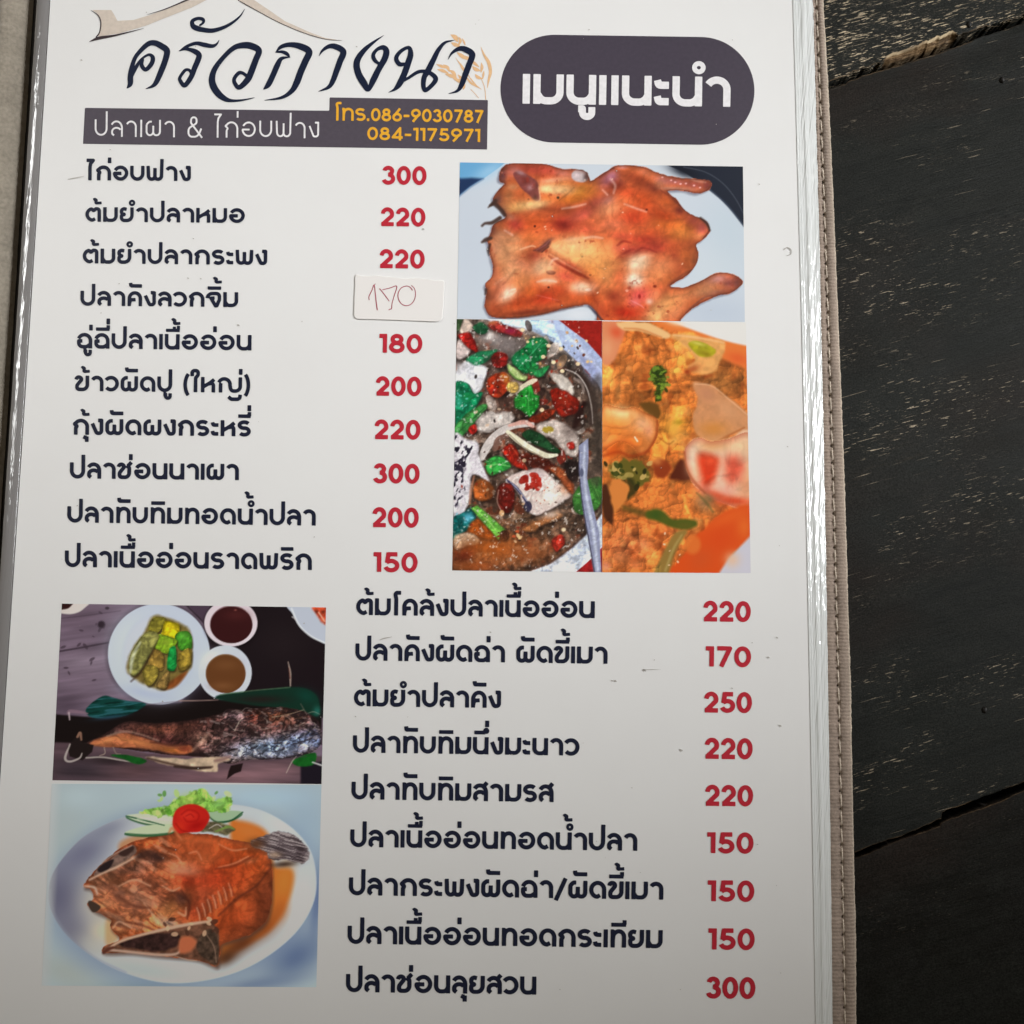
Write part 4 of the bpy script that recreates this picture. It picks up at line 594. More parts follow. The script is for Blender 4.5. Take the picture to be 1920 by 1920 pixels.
    k = s.fill([(296,735),(400,658),(480,672),(560,690),(690,712),(560,785),(380,806),(300,785)],(24,82,76),soft=6); n = s.noise(26, 75, 2, .2, 1.6, -.1); s.lay(k*np.clip((n-.55)*6,0,1),(70,126,136),.7); s.lay(k*np.clip((.42-n)*6,0,1),(12,48,44),.7); s.glow((450,800,120,16,-8,(60,90,110),.8))
    k = s.fill([(1170,680),(1190,648),(1400,624),(1650,598),(1770,614),(1838,676),(1836,790),(1700,760),(1560,735),(1400,720)],(30,66,54),soft=8); s.glow((1760,660,80,50,20,(26,84,72),.8),(1450,680,180,30,0,(52,44,42),.9),(1830,760,30,40,0,(60,140,130),.7)); s.line([(1180,650,6),(1400,622,7),(1650,600,7)],(112,140,110),.7); s.line([(910,690,8),(1050,688,7),(1170,684,5)],(186,160,150),.8); s.line([(690,715,6),(800,705,8),(910,692,6)],(140,130,136),.6)
    body = [(295,975),(420,910),(500,852),(580,828),(720,840),(900,830),(1050,808),(1180,778),(1250,745),(1340,752),(1450,740),(1600,733),(1740,760),(1830,820),(1858,900),(1850,985),(1780,1040),(1640,1072),(1500,1082),(1350,1086),(1250,1110),(1100,1070),(850,1050),(700,1030),(550,1012),(440,992)]
    B = s.fill(body,(92,64,60),warp=4,wsc=30); s.M = B
    s.glow((560,880,140,50,-15,(96,66,62),.9),(800,870,200,50,0,(122,78,64),.9),(1000,840,160,40,-10,(110,72,64),.8),(800,950,220,30,8,(92,56,54),.9),(450,920,80,30,-30,(76,60,58),.9),(1150,880,120,60,-15,(86,62,60),.9),(1290,790,90,60,0,(128,112,118),.8),(1060,950,60,50,0,(176,140,124),.8),(1150,960,90,40,-25,(124,98,92),.8),(1550,785,160,50,5,(126,84,66),.9),(1400,790,40,50,0,(150,84,70),.8),(1700,800,80,50,20,(92,72,66),.8),(1820,860,50,70,0,(60,50,56),.9),(1300,880,160,60,0,(80,62,62),.8),
           (1500,1000,260,70,-4,(142,164,192),.95),(1700,960,160,70,-10,(134,150,180),.9),(1350,1040,160,40,-4,(166,172,188),.9),(1600,1050,200,24,-6,(150,160,186),.8),(1830,970,40,60,0,(120,136,170),.9),(1780,920,60,40,0,(90,98,124),.7),(1250,1090,90,24,-10,(190,176,176),.7))
    L_ = np.clip((1100-s.X)/120, 0, 1); s.crumbs(B*L_, 24, .34, 81); s.organic(B, 70, .34, 82); s.organic(B*(1-L_), 34, .55, 83, .3); s.rim(body, 34, (44,32,34), .7)
    n = s.noise(70, 88, 3); s.lay(np.clip((n-.55)*5, 0, 1)*np.clip((930-s.Y)/90, 0, 1)*(s.X > 1050), (56,42,42), .75)
    n = s.noise(22, 83, 3, .6, 1.4, .3); s.lay(np.clip((n-.6)*8,0,1)*(s.X > 1050), (186,170,168), .5); n = s.noise(20, 84, 3, .5, 1.5, -.3); s.lay(np.clip((.4-n)*8,0,1)*(s.X > 1150), (44,34,40), .6); n = s.noise(16, 85, 2); s.lay(np.clip((.4-n)*8,0,1)*(s.X < 1150), (66,42,42), .5)
    s.M = np.ones(s.X.shape)
    k = s.fill([(310,975),(420,930),(540,905),(640,925),(760,965),(900,985),(980,990),(1000,1030),(900,1045),(720,1015),(560,1000),(420,1000)],(178,116,84),soft=9,warp=6); s.glow((420,960,80,20,-15,(214,150,104),.8),(640,975,120,18,12,(206,140,96),.8),(860,1020,80,16,8,(200,132,72),.8),(950,1010,50,26,0,(150,80,60),.8)); s.organic(k,60,.22,86,.1,.5,1.6); s.glow((620,960,160,14,10,(214,150,100),.6)); s.line([(430,925,8),(540,895,10),(640,910,8),(770,955,10)],(206,180,160),.6,soft=8); s.line([(720,965,8),(850,985,14),(960,985,8)],(86,50,46),.7,soft=8)
    s.line([(1000,1020,12),(1060,960,20),(1110,900,12)],(196,164,148),.6,soft=10); s.line([(1000,1040,10),(1150,990,16),(1300,940,10)],(70,52,54),.7,soft=10); s.line([(980,1048,14),(1150,1040,16),(1290,1010,8)],(46,34,36),.8,soft=8)
    for i in range(26):
        a = i*1.7; x, y = 1260+(i*97 % 560), 760+(i*53 % 190); s.line([(x,y,4),(x+40*math.cos(a),y+26*math.sin(a)-6,4),(x+80*math.cos(a+.3),y+40*math.sin(a+.3),3)],((190,176,170),(60,46,48),(206,190,176))[i % 3],.6)
    for i in range(20):
        x, y = 1320+(i*83 % 480), 950+(i*37 % 120); s.line([(x,y,6),(x+34,y+(i % 5-2)*8,5)],((50,54,74),(206,216,230))[i % 2],.7)
    s.line([(1280,890,5),(1310,830,4),(1340,800,3)],(210,196,180),.8); s.line([(1530,800,5),(1640,780,5),(1740,750,4)],(206,186,160),.7); s.line([(1720,710,4),(1760,780,6)],(150,130,120),.7)
    k = s.fill([(690,1068),(800,1066),(950,1076),(1150,1062),(1250,1086),(1170,1112),(1160,1165),(1040,1158),(900,1130),(800,1110)],(206,186,164),warp=8,soft=8,tex=.2); s.line([(700,1072,12),(850,1110,16),(1000,1135,12),(1130,1130,8)],(66,46,42),.8,soft=8); s.line([(880,1128,14),(1000,1140,18),(1120,1136,10)],(60,44,40),.8,soft=6); s.line([(1150,1090,16),(1200,1080,26),(1250,1060,16)],(150,120,116),.8,soft=8)
    s.fill([(165,1000),(190,970),(240,905),(262,925),(262,965),(340,985),(330,1030),(265,1086),(245,1080),(180,1060)],(48,38,38),soft=6,curve=False); s.line([(182,980,10),(150,1070,16),(180,1095,14),(245,1072,12),(262,1040,8)],(190,182,178),.9); s.line([(232,930,16),(250,905,20),(258,950,12)],(176,140,120),.8); s.line([(290,1070,10),(400,1066,10),(520,1085,10),(640,1105,6)],(186,178,172),.9); s.line([(410,1000,5),(415,1040,6),(380,1056,5)],(190,176,160),.8); s.line([(470,1000,5),(490,1040,5),(520,1045,4)],(180,166,150),.7)
    s.fill([(455,1052),(560,1050),(692,1086),(640,1114),(540,1080)],(34,102,46),soft=6,warp=3,tex=.2); s.fill([(1670,1085),(1815,1035),(1805,1115),(1700,1125)],(36,110,48),soft=6,tex=.2); s.line([(1800,1100,10),(1860,1120,12)],(206,206,206),.9); s.line([(1625,1170,5),(1660,1100,7),(1690,1060,5)],(206,200,186),.7)
    s.fill([(1255,1122),(1335,1106),(1322,1160),(1280,1175),(1228,1212),(1240,1160)],(48,34,36),soft=5,curve=False); s.line([(170,770,20),(185,760,24),(250,765,20),(300,775,8)],(150,126,140),.9); s.line([(175,770,12),(180,815,10)],(196,180,186),.9)
    s.line([(1480,1090,5),(1600,1080,5),(1760,1060,5)],(90,76,90),.6)
    return s

def paint_redfish(step):
    s = Ink(60, 1460, 3.4286, [(97,1469.5),(602.5,1471.5),(593,1851),(78,1848)], step)
    X, Y = s.X, s.Y
    s.C[:] = (176,190,196)
    s.glow((1000,100,600,160,0,(184,200,206),.9),(1750,300,200,300,0,(164,184,200),.9),(1700,1150,240,130,-35,(106,124,158),.9),(1450,1320,300,50,-10,(126,142,168),.85),(1830,800,40,260,5,(116,132,164),.85),(700,1340,400,50,0,(150,170,180),.8),(200,300,160,300,0,(178,190,192),.8),(220,1250,260,120,20,(172,180,178),.8),(1500,120,300,80,0,(176,200,216),.8),(300,120,160,90,0,(190,206,212),.6))
    fade = np.clip((X-110-(-.05)*(Y-40))/60, 0, 1); 
    s.oval(985,755,880,590,(92,112,160),.35,ang=-.1,soft=90)
    P = s.mask([(108,720),(150,580),(300,400),(460,300),(620,240),(900,180),(1200,160),(1450,195),(1650,300),(1780,440),(1825,600),(1815,780),(1720,960),(1560,1110),(1350,1230),(1100,1300),(850,1312),(600,1250),(400,1150),(230,1010),(130,860)],6)
    s.lay(P,(196,202,206))
    s.M = P
    s.glow((170,760,230,330,0,(116,116,138),.98),(330,480,240,130,-35,(128,130,152),.95),(260,980,160,130,40,(128,128,146),.9),(480,330,160,60,-25,(142,146,164),.8),(420,800,130,160,0,(196,190,178),.8),(400,1080,140,70,30,(190,190,184),.7),(700,1230,300,60,8,(182,190,198),.8),(1300,1230,260,50,-25,(196,206,212),.8),(1720,800,90,200,10,(206,214,218),.9),(1600,300,150,80,30,(208,216,220),.9),(1200,210,260,40,0,(202,210,212),.8),(450,980,90,80,0,(216,204,176),.7))
    s.line([(112,720,16),(135,860,18),(235,1012,16),(400,1150,12),(600,1248,10)],(150,156,172),.7,soft=12)
    s.fill([(1270,290),(1330,270),(1480,320),(1545,420),(1560,560),(1670,590),(1672,700),(1620,850),(1530,980),(1350,1090),(1200,1180),(1180,1000),(1300,700)],(206,126,60),soft=24); s.glow((1620,660,60,130,10,(206,136,66),.9),(1590,850,60,90,20,(186,110,56),.8),(1400,340,90,50,20,(212,132,70),.9),(1350,1060,140,60,-30,(110,66,44),.9),(1480,940,100,80,-40,(140,80,48),.8),(1250,1150,90,50,-30,(96,66,50),.9))
    s.fill([(560,420),(640,370),(800,340),(1000,350),(900,480),(600,480)],(196,140,96),soft=22,a=.8); s.fill([(480,900),(520,880),(560,1020),(480,1070),(470,980)],(206,160,110),soft=20,a=.7)
    body = [(560,450),(640,410),(760,375),(900,345),(1010,350),(1150,360),(1300,395),(1400,410),(1470,455),(1530,500),(1545,650),(1540,800),(1500,920),(1400,1000),(1260,1050),(1215,1080),(1195,1200),(1140,1190),(1040,1160),(800,1138),(640,1120),(470,1118),(460,1085),(560,1030),(505,960),(500,900),(400,850),(358,800),(400,770),(375,710),(330,690),(390,610),(450,540),(510,490)]
    s.M = P; s.fill([(p[0]+8,p[1]+18) for p in body],(96,72,64),.7,soft=18)
    B = s.fill(body,(184,98,58),warp=8,wsc=40,seed=9); s.M = B
    s.glow((720,410,140,40,-10,(192,98,56),.9),(820,400,60,40,0,(204,112,70),.8),(950,380,80,40,0,(206,116,74),.9),(1080,390,110,40,5,(196,90,50),.9),(1250,440,160,50,15,(180,84,42),.9),(1350,480,90,40,10,(190,98,52),.8),(1100,470,160,70,20,(200,108,66),.9),(1130,520,90,60,30,(208,130,84),.8),(980,570,140,60,10,(206,128,92),.9),(980,600,90,24,5,(222,164,130),.7),(1250,560,160,60,-15,(180,78,40),.9),(1430,560,110,90,-20,(186,88,44),.9),(1400,530,60,20,-10,(220,150,110),.7),(1150,650,180,70,0,(196,78,44),.9),(1000,650,90,50,10,(188,66,36),.9),(1330,640,110,80,-30,(198,92,50),.9),(1480,620,50,110,0,(166,84,44),.8),
           (1420,760,130,60,-35,(120,62,38),.8),(1350,850,180,100,-30,(186,88,46),.95),(1250,930,120,80,-20,(190,90,48),.9),(1450,830,90,110,0,(150,78,44),.8),(1480,900,60,90,20,(112,66,44),.8),(1100,760,90,120,0,(182,92,62),.9),(1040,850,60,90,10,(176,80,50),.9),
           (480,680,120,60,10,(182,124,88),.9),(430,720,60,60,0,(160,110,84),.9),(560,740,90,60,20,(176,112,78),.9),(480,800,90,40,10,(196,140,100),.9),(620,680,100,40,10,(192,122,84),.8),(700,640,90,50,0,(166,88,58),.9),(780,700,120,60,10,(170,96,66),.9),(680,780,70,90,-30,(158,124,108),.9),(790,790,110,50,20,(150,96,70),.9),(600,880,110,70,-20,(180,118,80),.9),(560,950,70,60,0,(186,128,92),.9),(700,880,90,70,0,(170,104,70),.9),(860,860,110,60,-30,(158,110,70),.9),(900,820,90,40,-30,(146,96,56),.8),(880,930,70,30,10,(190,178,166),.8),
           (960,770,60,50,40,(70,44,40),.95),(780,520,100,50,-20,(84,58,52),.95),(680,580,60,50,0,(146,108,92),.9),(600,590,110,30,-15,(100,70,60),.8),(480,640,90,30,-20,(180,126,96),.8),(560,560,130,30,-25,(150,116,98),.8))
    Lf = np.clip((1020-X)/160, 0, 1)
    s.glow((700,690,330,250,0,(160,106,84),.5),(1420,850,180,160,-30,(142,76,48),.75),(1330,960,190,80,-25,(120,64,42),.7),(1500,760,70,200,5,(112,62,44),.7),(1250,900,150,80,-20,(186,90,50),.6))
    s.organic(B, 150, .20, 91); s.organic(B*Lf, 90, .40, 92, .5, .8, 1.5); s.organic(B*(1-Lf), 110, .16, 93, -.4); s.organic(B, 36, .10, 94); s.rim(body, 36, (96,54,40), .6)
    n = s.noise(70, 95, 3, .6, 1.6, .5); s.lay(np.clip((n-.6)*6,0,1)*Lf, (216,170,142), .45); n = s.noise(90, 96, 3, .7, 1.4, .4); s.lay(np.clip((.38-n)*5,0,1)*Lf, (78,50,46), .6)
    for i in range(7):
        x = 1060+i*34; y = 880-i*26; s.line([(x,y-50,6),(x+14,y-10,9),(x+20,y+30,6)],(222,176,150),.75,soft=7); s.line([(x+12,y-46,6),(x+26,y-8,8),(x+32,y+26,5)],(120,56,40),.6,soft=7)
    for p in ([(1010,480,6),(1060,470,10),(1090,520,6)],[(880,480,6),(930,500,8),(960,540,6)],[(1200,420,5),(1290,460,9),(1380,450,5)],[(1200,570,6),(1300,545,9),(1390,500,6)],[(560,690,8),(660,650,12),(760,690,8)],[(840,690,8),(900,720,12),(950,700,6)],[(720,800,8),(780,880,12),(800,930,8)],[(520,960,8),(560,920,12),(640,960,8)],[(940,860,8),(985,880,14),(990,830,6)]): s.line(p,(226,184,154),.7,soft=7)
    for p in ([(1200,880,8),(1320,770,14),(1440,690,12),(1530,580,6)],[(560,760,8),(660,820,14),(760,830,8)],[(1000,900,10),(1010,800,16),(960,720,10)],[(1180,580,6),(1300,560,10),(1420,500,6)],[(600,920,8),(700,940,12),(800,980,10)],[(420,780,10),(500,840,12),(560,870,8)]): s.line(p,(88,48,38),.75,soft=9)
    s.M = B; s.glow((1150,480,260,90,10,(196,92,52),.45),(1150,650,200,90,0,(188,76,46),.4),(1350,860,180,90,-30,(176,82,46),.4),(600,780,240,120,10,(176,118,92),.35),(980,590,110,40,8,(222,160,130),.55))
    s.M = P
    s.fill([(400,620),(440,560),(520,505),(600,455),(650,432),(670,480),(600,530),(520,580),(440,615)],(132,108,98),soft=6,warp=8,tex=.3,tsc=26); s.fill([(420,585),(470,540),(525,520),(500,575),(450,605)],(54,42,44),soft=8); s.fill([(555,480),(640,435),(655,455),(600,500)],(74,54,50),soft=8); s.line([(370,650,14),(450,610,14),(560,560,16),(690,490,12)],(206,174,152),.9,soft=6); s.line([(450,540,8),(540,480,8),(640,430,6)],(176,164,158),.8,soft=5); s.line([(690,500,50),(760,480,60),(830,520,30)],(70,48,44),.8,soft=16)
    s.fill([(360,800),(380,785),(440,820),(420,852),(385,855)],(80,66,58),soft=6); s.line([(335,690,10),(400,700,16),(420,740,10)],(206,186,170),.8,soft=6)
    s.fill([(470,1112),(500,1070),(620,1025),(740,990),(900,960),(1100,920),(1190,960),(1200,1060),(1196,1200),(1080,1170),(900,1142),(700,1122)],(118,84,68),soft=6,warp=6,tex=.3,tsc=30); s.fill([(560,1060),(700,1010),(860,990),(950,1010),(930,1080),(800,1110),(640,1090)],(66,46,44),soft=12,warp=10,tex=.4,tsc=26); s.line([(470,1110,16),(560,1050,18),(720,1000,18),(960,945,22),(1150,915,16)],(206,172,150),.95,soft=6); s.line([(500,1100,16),(640,1115,18),(820,1132,18),(940,1120,16),(960,1040,10)],(196,168,152),.9,soft=6); s.fill([(950,1030),(1010,1010),(1060,1050),(1020,1110),(950,1120)],(190,116,84),soft=14); s.fill([(1080,1010),(1160,970),(1200,1060),(1190,1190),(1110,1160),(1060,1100)],(84,68,58),soft=10,warp=8,tex=.4,tsc=24); s.line([(1120,1000,6),(1170,1080,8),(1185,1180,6)],(150,124,108),.8); s.line([(460,1118,20),(490,1096,24),(520,1085,14)],(96,54,44),.9,soft=6); s.line([(920,1140,5),(1000,1165,7),(1060,1170,5)],(190,160,140),.8); s.specks(14,(840,900,1200,1010),[(214,180,150),(90,60,50)],8,16,96,.8)
    s.glow((1120,400,200,30,5,(206,120,76),.5))
    s.M = np.ones(s.X.shape)
    k = s.fill([(1400,420),(1470,372),(1560,345),(1640,345),(1700,375),(1760,440),(1785,490),(1740,545),(1640,525),(1535,520),(1500,470)],(112,100,104),warp=10,wsc=26,soft=6); n = s.noise(16, 97, 3, .25, 2., .25); s.lay(k*np.clip((n-.52)*6,0,1),(190,180,180),.75); s.lay(k*np.clip((.45-n)*6,0,1),(60,50,54),.7); s.glow((1440,420,60,40,0,(110,74,52),.9),(1560,490,50,24,0,(196,170,146),.7),(1620,550,90,20,-5,(66,50,44),.8))
    # the garnish
    for p, c in (([(605,238),(740,225),(880,240),(930,262),(880,300),(720,285)],(204,216,190)),([(596,350),(700,310),(820,292),(930,300),(900,345),(740,365)],(196,210,178)),([(1130,215),(1250,205),(1355,215),(1290,262),(1190,275)],(166,190,160))):
        s.fill([(q[0]-2,q[1]+10) for q in p],(60,104,70),soft=6); s.fill(p,c,soft=5); 
    s.line([(605,240,8),(700,262,10),(850,300,6)],(44,94,62),.9); s.line([(598,352,8),(740,362,10),(880,350,6)],(52,100,66),.8); s.line([(1190,280,8),(1280,268,10),(1354,216,8)],(40,92,64),.9); s.line([(680,258,10),(800,258,14),(900,268,8)],(226,230,206),.8,soft=8)
    k = s.fill([(690,215),(760,185),(850,185),(900,150),(990,95),(1100,68),(1140,110),(1180,140),(1260,112),(1284,160),(1240,210),(1140,215),(1000,240),(880,245),(760,235)],(142,190,92),warp=18,wsc=34,soft=6); s.organic(k,60,.30,98); s.crumbs(k,34,.16,99); s.specks(26,(720,90,1270,230),[(206,226,150),(90,150,56),(186,214,120)],8,18,100,.7); s.glow((1200,160,50,30,-20,(150,200,120),.8),(1010,130,60,40,0,(186,210,110),.7))
    s.fill([(1080,330),(1140,280),(1230,290),(1300,320),(1250,355),(1160,350)],(116,110,84),warp=14,soft=8,tex=.4,tsc=24); s.line([(1140,320,6),(1190,295,8),(1230,320,6)],(206,196,190),.8); s.line([(1180,340,10),(1260,310,16),(1300,325,8)],(130,160,84),.8)
    s.fill([(905,260),(925,205),(980,170),(1050,165),(1115,195),(1142,245),(1120,300),(1080,340),(1000,345),(940,350),(908,310)],(196,46,38),soft=6); s.glow((1000,235,60,40,0,(222,70,54),.8),(1060,300,60,26,-20,(170,26,26),.8),(950,310,40,40,0,(214,66,44),.8)); s.line([(960,230,6),(1010,200,8),(1070,225,8),(1060,270,8),(1000,275,8),(975,250,5)],(170,28,26),.7,soft=7); s.line([(990,240,5),(1020,228,6),(1040,246,5)],(160,24,24),.7,soft=6); s.line([(925,290,6),(960,330,8),(1010,345,6)],(150,24,22),.6,soft=7)
    for p in ([(880,350,10),(900,320,16),(930,350,14),(960,390,10)],): s.line(p,(206,130,90),.8,soft=8)
    return s
GAMMA = {'roast chicken': 1.10, 'soup': 1., 'curry': 1.14, 'grilled fish': 1.28, 'red fish': 1.20}
PRINTS = [('roast chicken', paint_chicken), ('soup', paint_soup), ('curry', paint_curry), ('grilled fish', paint_grilled), ('red fish', paint_redfish)]
# ------------------------------------------------------------------ helpers
def s2l(c):
    c = np.asarray(c, float)/255.
    return np.where(c <= .04045, c/12.92, ((c+.055)/1.055)**2.4)
def node(nt, typ, **kw):
    n = nt.nodes.new(typ)
    for k, v in kw.items():
        if k.startswith('i_'):
            key = k[2:]; n.inputs[int(key) if key.isdigit() else key.replace('_', ' ')].default_value = v
        else: setattr(n, k, v)
    return n
def mat(name, col=(.5, .5, .5), rough=.5, spec=.5, **kw):
    m = bpy.data.materials.new(name); m.use_nodes = True; b = m.node_tree.nodes['Principled BSDF']
    b.inputs['Base Color'].default_value = (*col, 1); b.inputs['Roughness'].default_value = rough; b.inputs['Specular IOR Level'].default_value = spec
    for k, v in kw.items(): b.inputs[k.replace('_', ' ')].default_value = v
    return m, m.node_tree, b
def ink(name, obs, rough=.30, spec=.22, mott=.03):
    """printed ink: the colour of the ink, a little uneven as print is"""
    c = np.clip(s2l(obs)/.74*.80, 0, .9)
    m, nt, b = mat(name, c, rough, spec)
    n = node(nt, 'ShaderNodeTexNoise', i_Scale=900., i_Detail=3.); g = nt.nodes.new('ShaderNodeNewGeometry'); nt.links.new(g.outputs['Position'], n.inputs['Vector'])
    h = node(nt, 'ShaderNodeHueSaturation'); h.inputs['Color'].default_value = (*c, 1)
    mr = node(nt, 'ShaderNodeMapRange', i_3=1-mott*2, i_4=1+mott*2); mr.inputs[1].default_value = .3; mr.inputs[2].default_value = .7
    nt.links.new(n.outputs[0], mr.inputs[0]); nt.links.new(mr.outputs[0], h.inputs['Value']); nt.links.new(h.outputs[0], b.inputs['Base Color'])
    return m
def link(name, verts, faces, m, parent=None, smooth_=False):
    me = bpy.data.meshes.new(name); me.from_pydata([tuple(map(float, v)) for v in verts], [], [tuple(map(int, f)) for f in faces]); me.update()
    if smooth_: me.polygons.foreach_set('use_smooth', [True]*len(me.polygons))
    o = bpy.data.objects.new(name, me); COL.objects.link(o)
    if m: me.materials.append(m)
    if parent: o.parent = parent
    return o
def empty(name, loc, label, cat):
    o = bpy.data.objects.new(name, None); COL.objects.link(o); o.location = loc; o.empty_display_size = .02; o['label'] = label; o['category'] = cat
    return o
def contour(D, X, Y):
    """the region D < 0 as one clean sheet: verts (plan units) and faces"""
    ny, nx = D.shape; ins = D < 0; V = []; key = {}; F = []
    def vtx(k, p):
        i = key.get(k)
        if i is None: i = key[k] = len(V); V.append(p)
        return i
    c = ins[:-1, :-1].astype(int)+ins[:-1, 1:]+ins[1:, 1:]+ins[1:, :-1]
    for j, i in zip(*np.nonzero(c)):
        q = ((j, i), (j, i+1), (j+1, i+1), (j+1, i)); f = []
        for a in range(4):
            p, r = q[a], q[(a+1) % 4]; dp, dr = D[p], D[r]
            if dp < 0: f.append(vtx(p, (X[p], Y[p])))
            if (dp < 0) != (dr < 0):
                t = dp/(dp-dr); k = (min(p, r), max(p, r))
                f.append(vtx(k, (X[p]+(X[r]-X[p])*t, Y[p]+(Y[r]-Y[p])*t)))
        if len(f) >= 3: F.append(f[::-1])
    return V, F
def sheet(name, strokes, z, m, parent, step=1.1, polys=(), cut=None):
    P = np.vstack([s[0] for s in strokes]+[np.array(p, float) for p in polys]); R = max([float(np.max(s[1])) for s in strokes]+[0])+3*step
    x0, y0 = P.min(0)-R; x1, y1 = P.max(0)+R
    X, Y = np.meshgrid(np.arange(x0, x1+step, step), np.arange(y0, y1+step, step)); D = np.full(X.shape, 1e3)
    for s in strokes: seg_sdf(D, X, Y, s[0], s[1], s[2])
    for p in polys: D = np.minimum(D, poly_sdf(X, Y, p))
    if cut is not None: D = np.maximum(D, cut(X, Y))
    V, F = contour(D, X, Y); V = np.array(V)
    W = at(V[:, 0], V[:, 1], z); off = np.array(parent.matrix_world.translation) if parent else 0
    return link(name, W, F, m, parent)
def interp(tab, y):
    ys = [t[0] for t in tab]; out = []
    for k in range(1, len(tab[0])):
        xs = [t[k] for t in tab]
        v = np.interp(y, ys, xs)
        v = np.where(y < ys[0], xs[0]+(y-ys[0])*(xs[1]-xs[0])/(ys[1]-ys[0]), v)
        v = np.where(y > ys[-1], xs[-1]+(y-ys[-1])*(xs[-1]-xs[-2])/(ys[-1]-ys[-2]), v); out.append(v)
    return out
def grid(name, P, m, parent=None, smooth_=True):
    """rows x columns of points"""
    r, c = P.shape[:2]; i = np.arange(r*c).reshape(r, c)
    F = np.stack([i[:-1, :-1], i[:-1, 1:], i[1:, 1:], i[1:, :-1]], -1).reshape(-1, 4)
    return link(name, P.reshape(-1, 3), F, m, parent, smooth_)
def sm1(y, n, seed):
    return vnoise(np.asarray(y)/n, np.zeros_like(np.asarray(y, float))+seed*3.7, seed)-.5

TOP, BOT = -70., 2030.                                # where the sheet ends, just out of the picture
Z_TABLE = -.0065
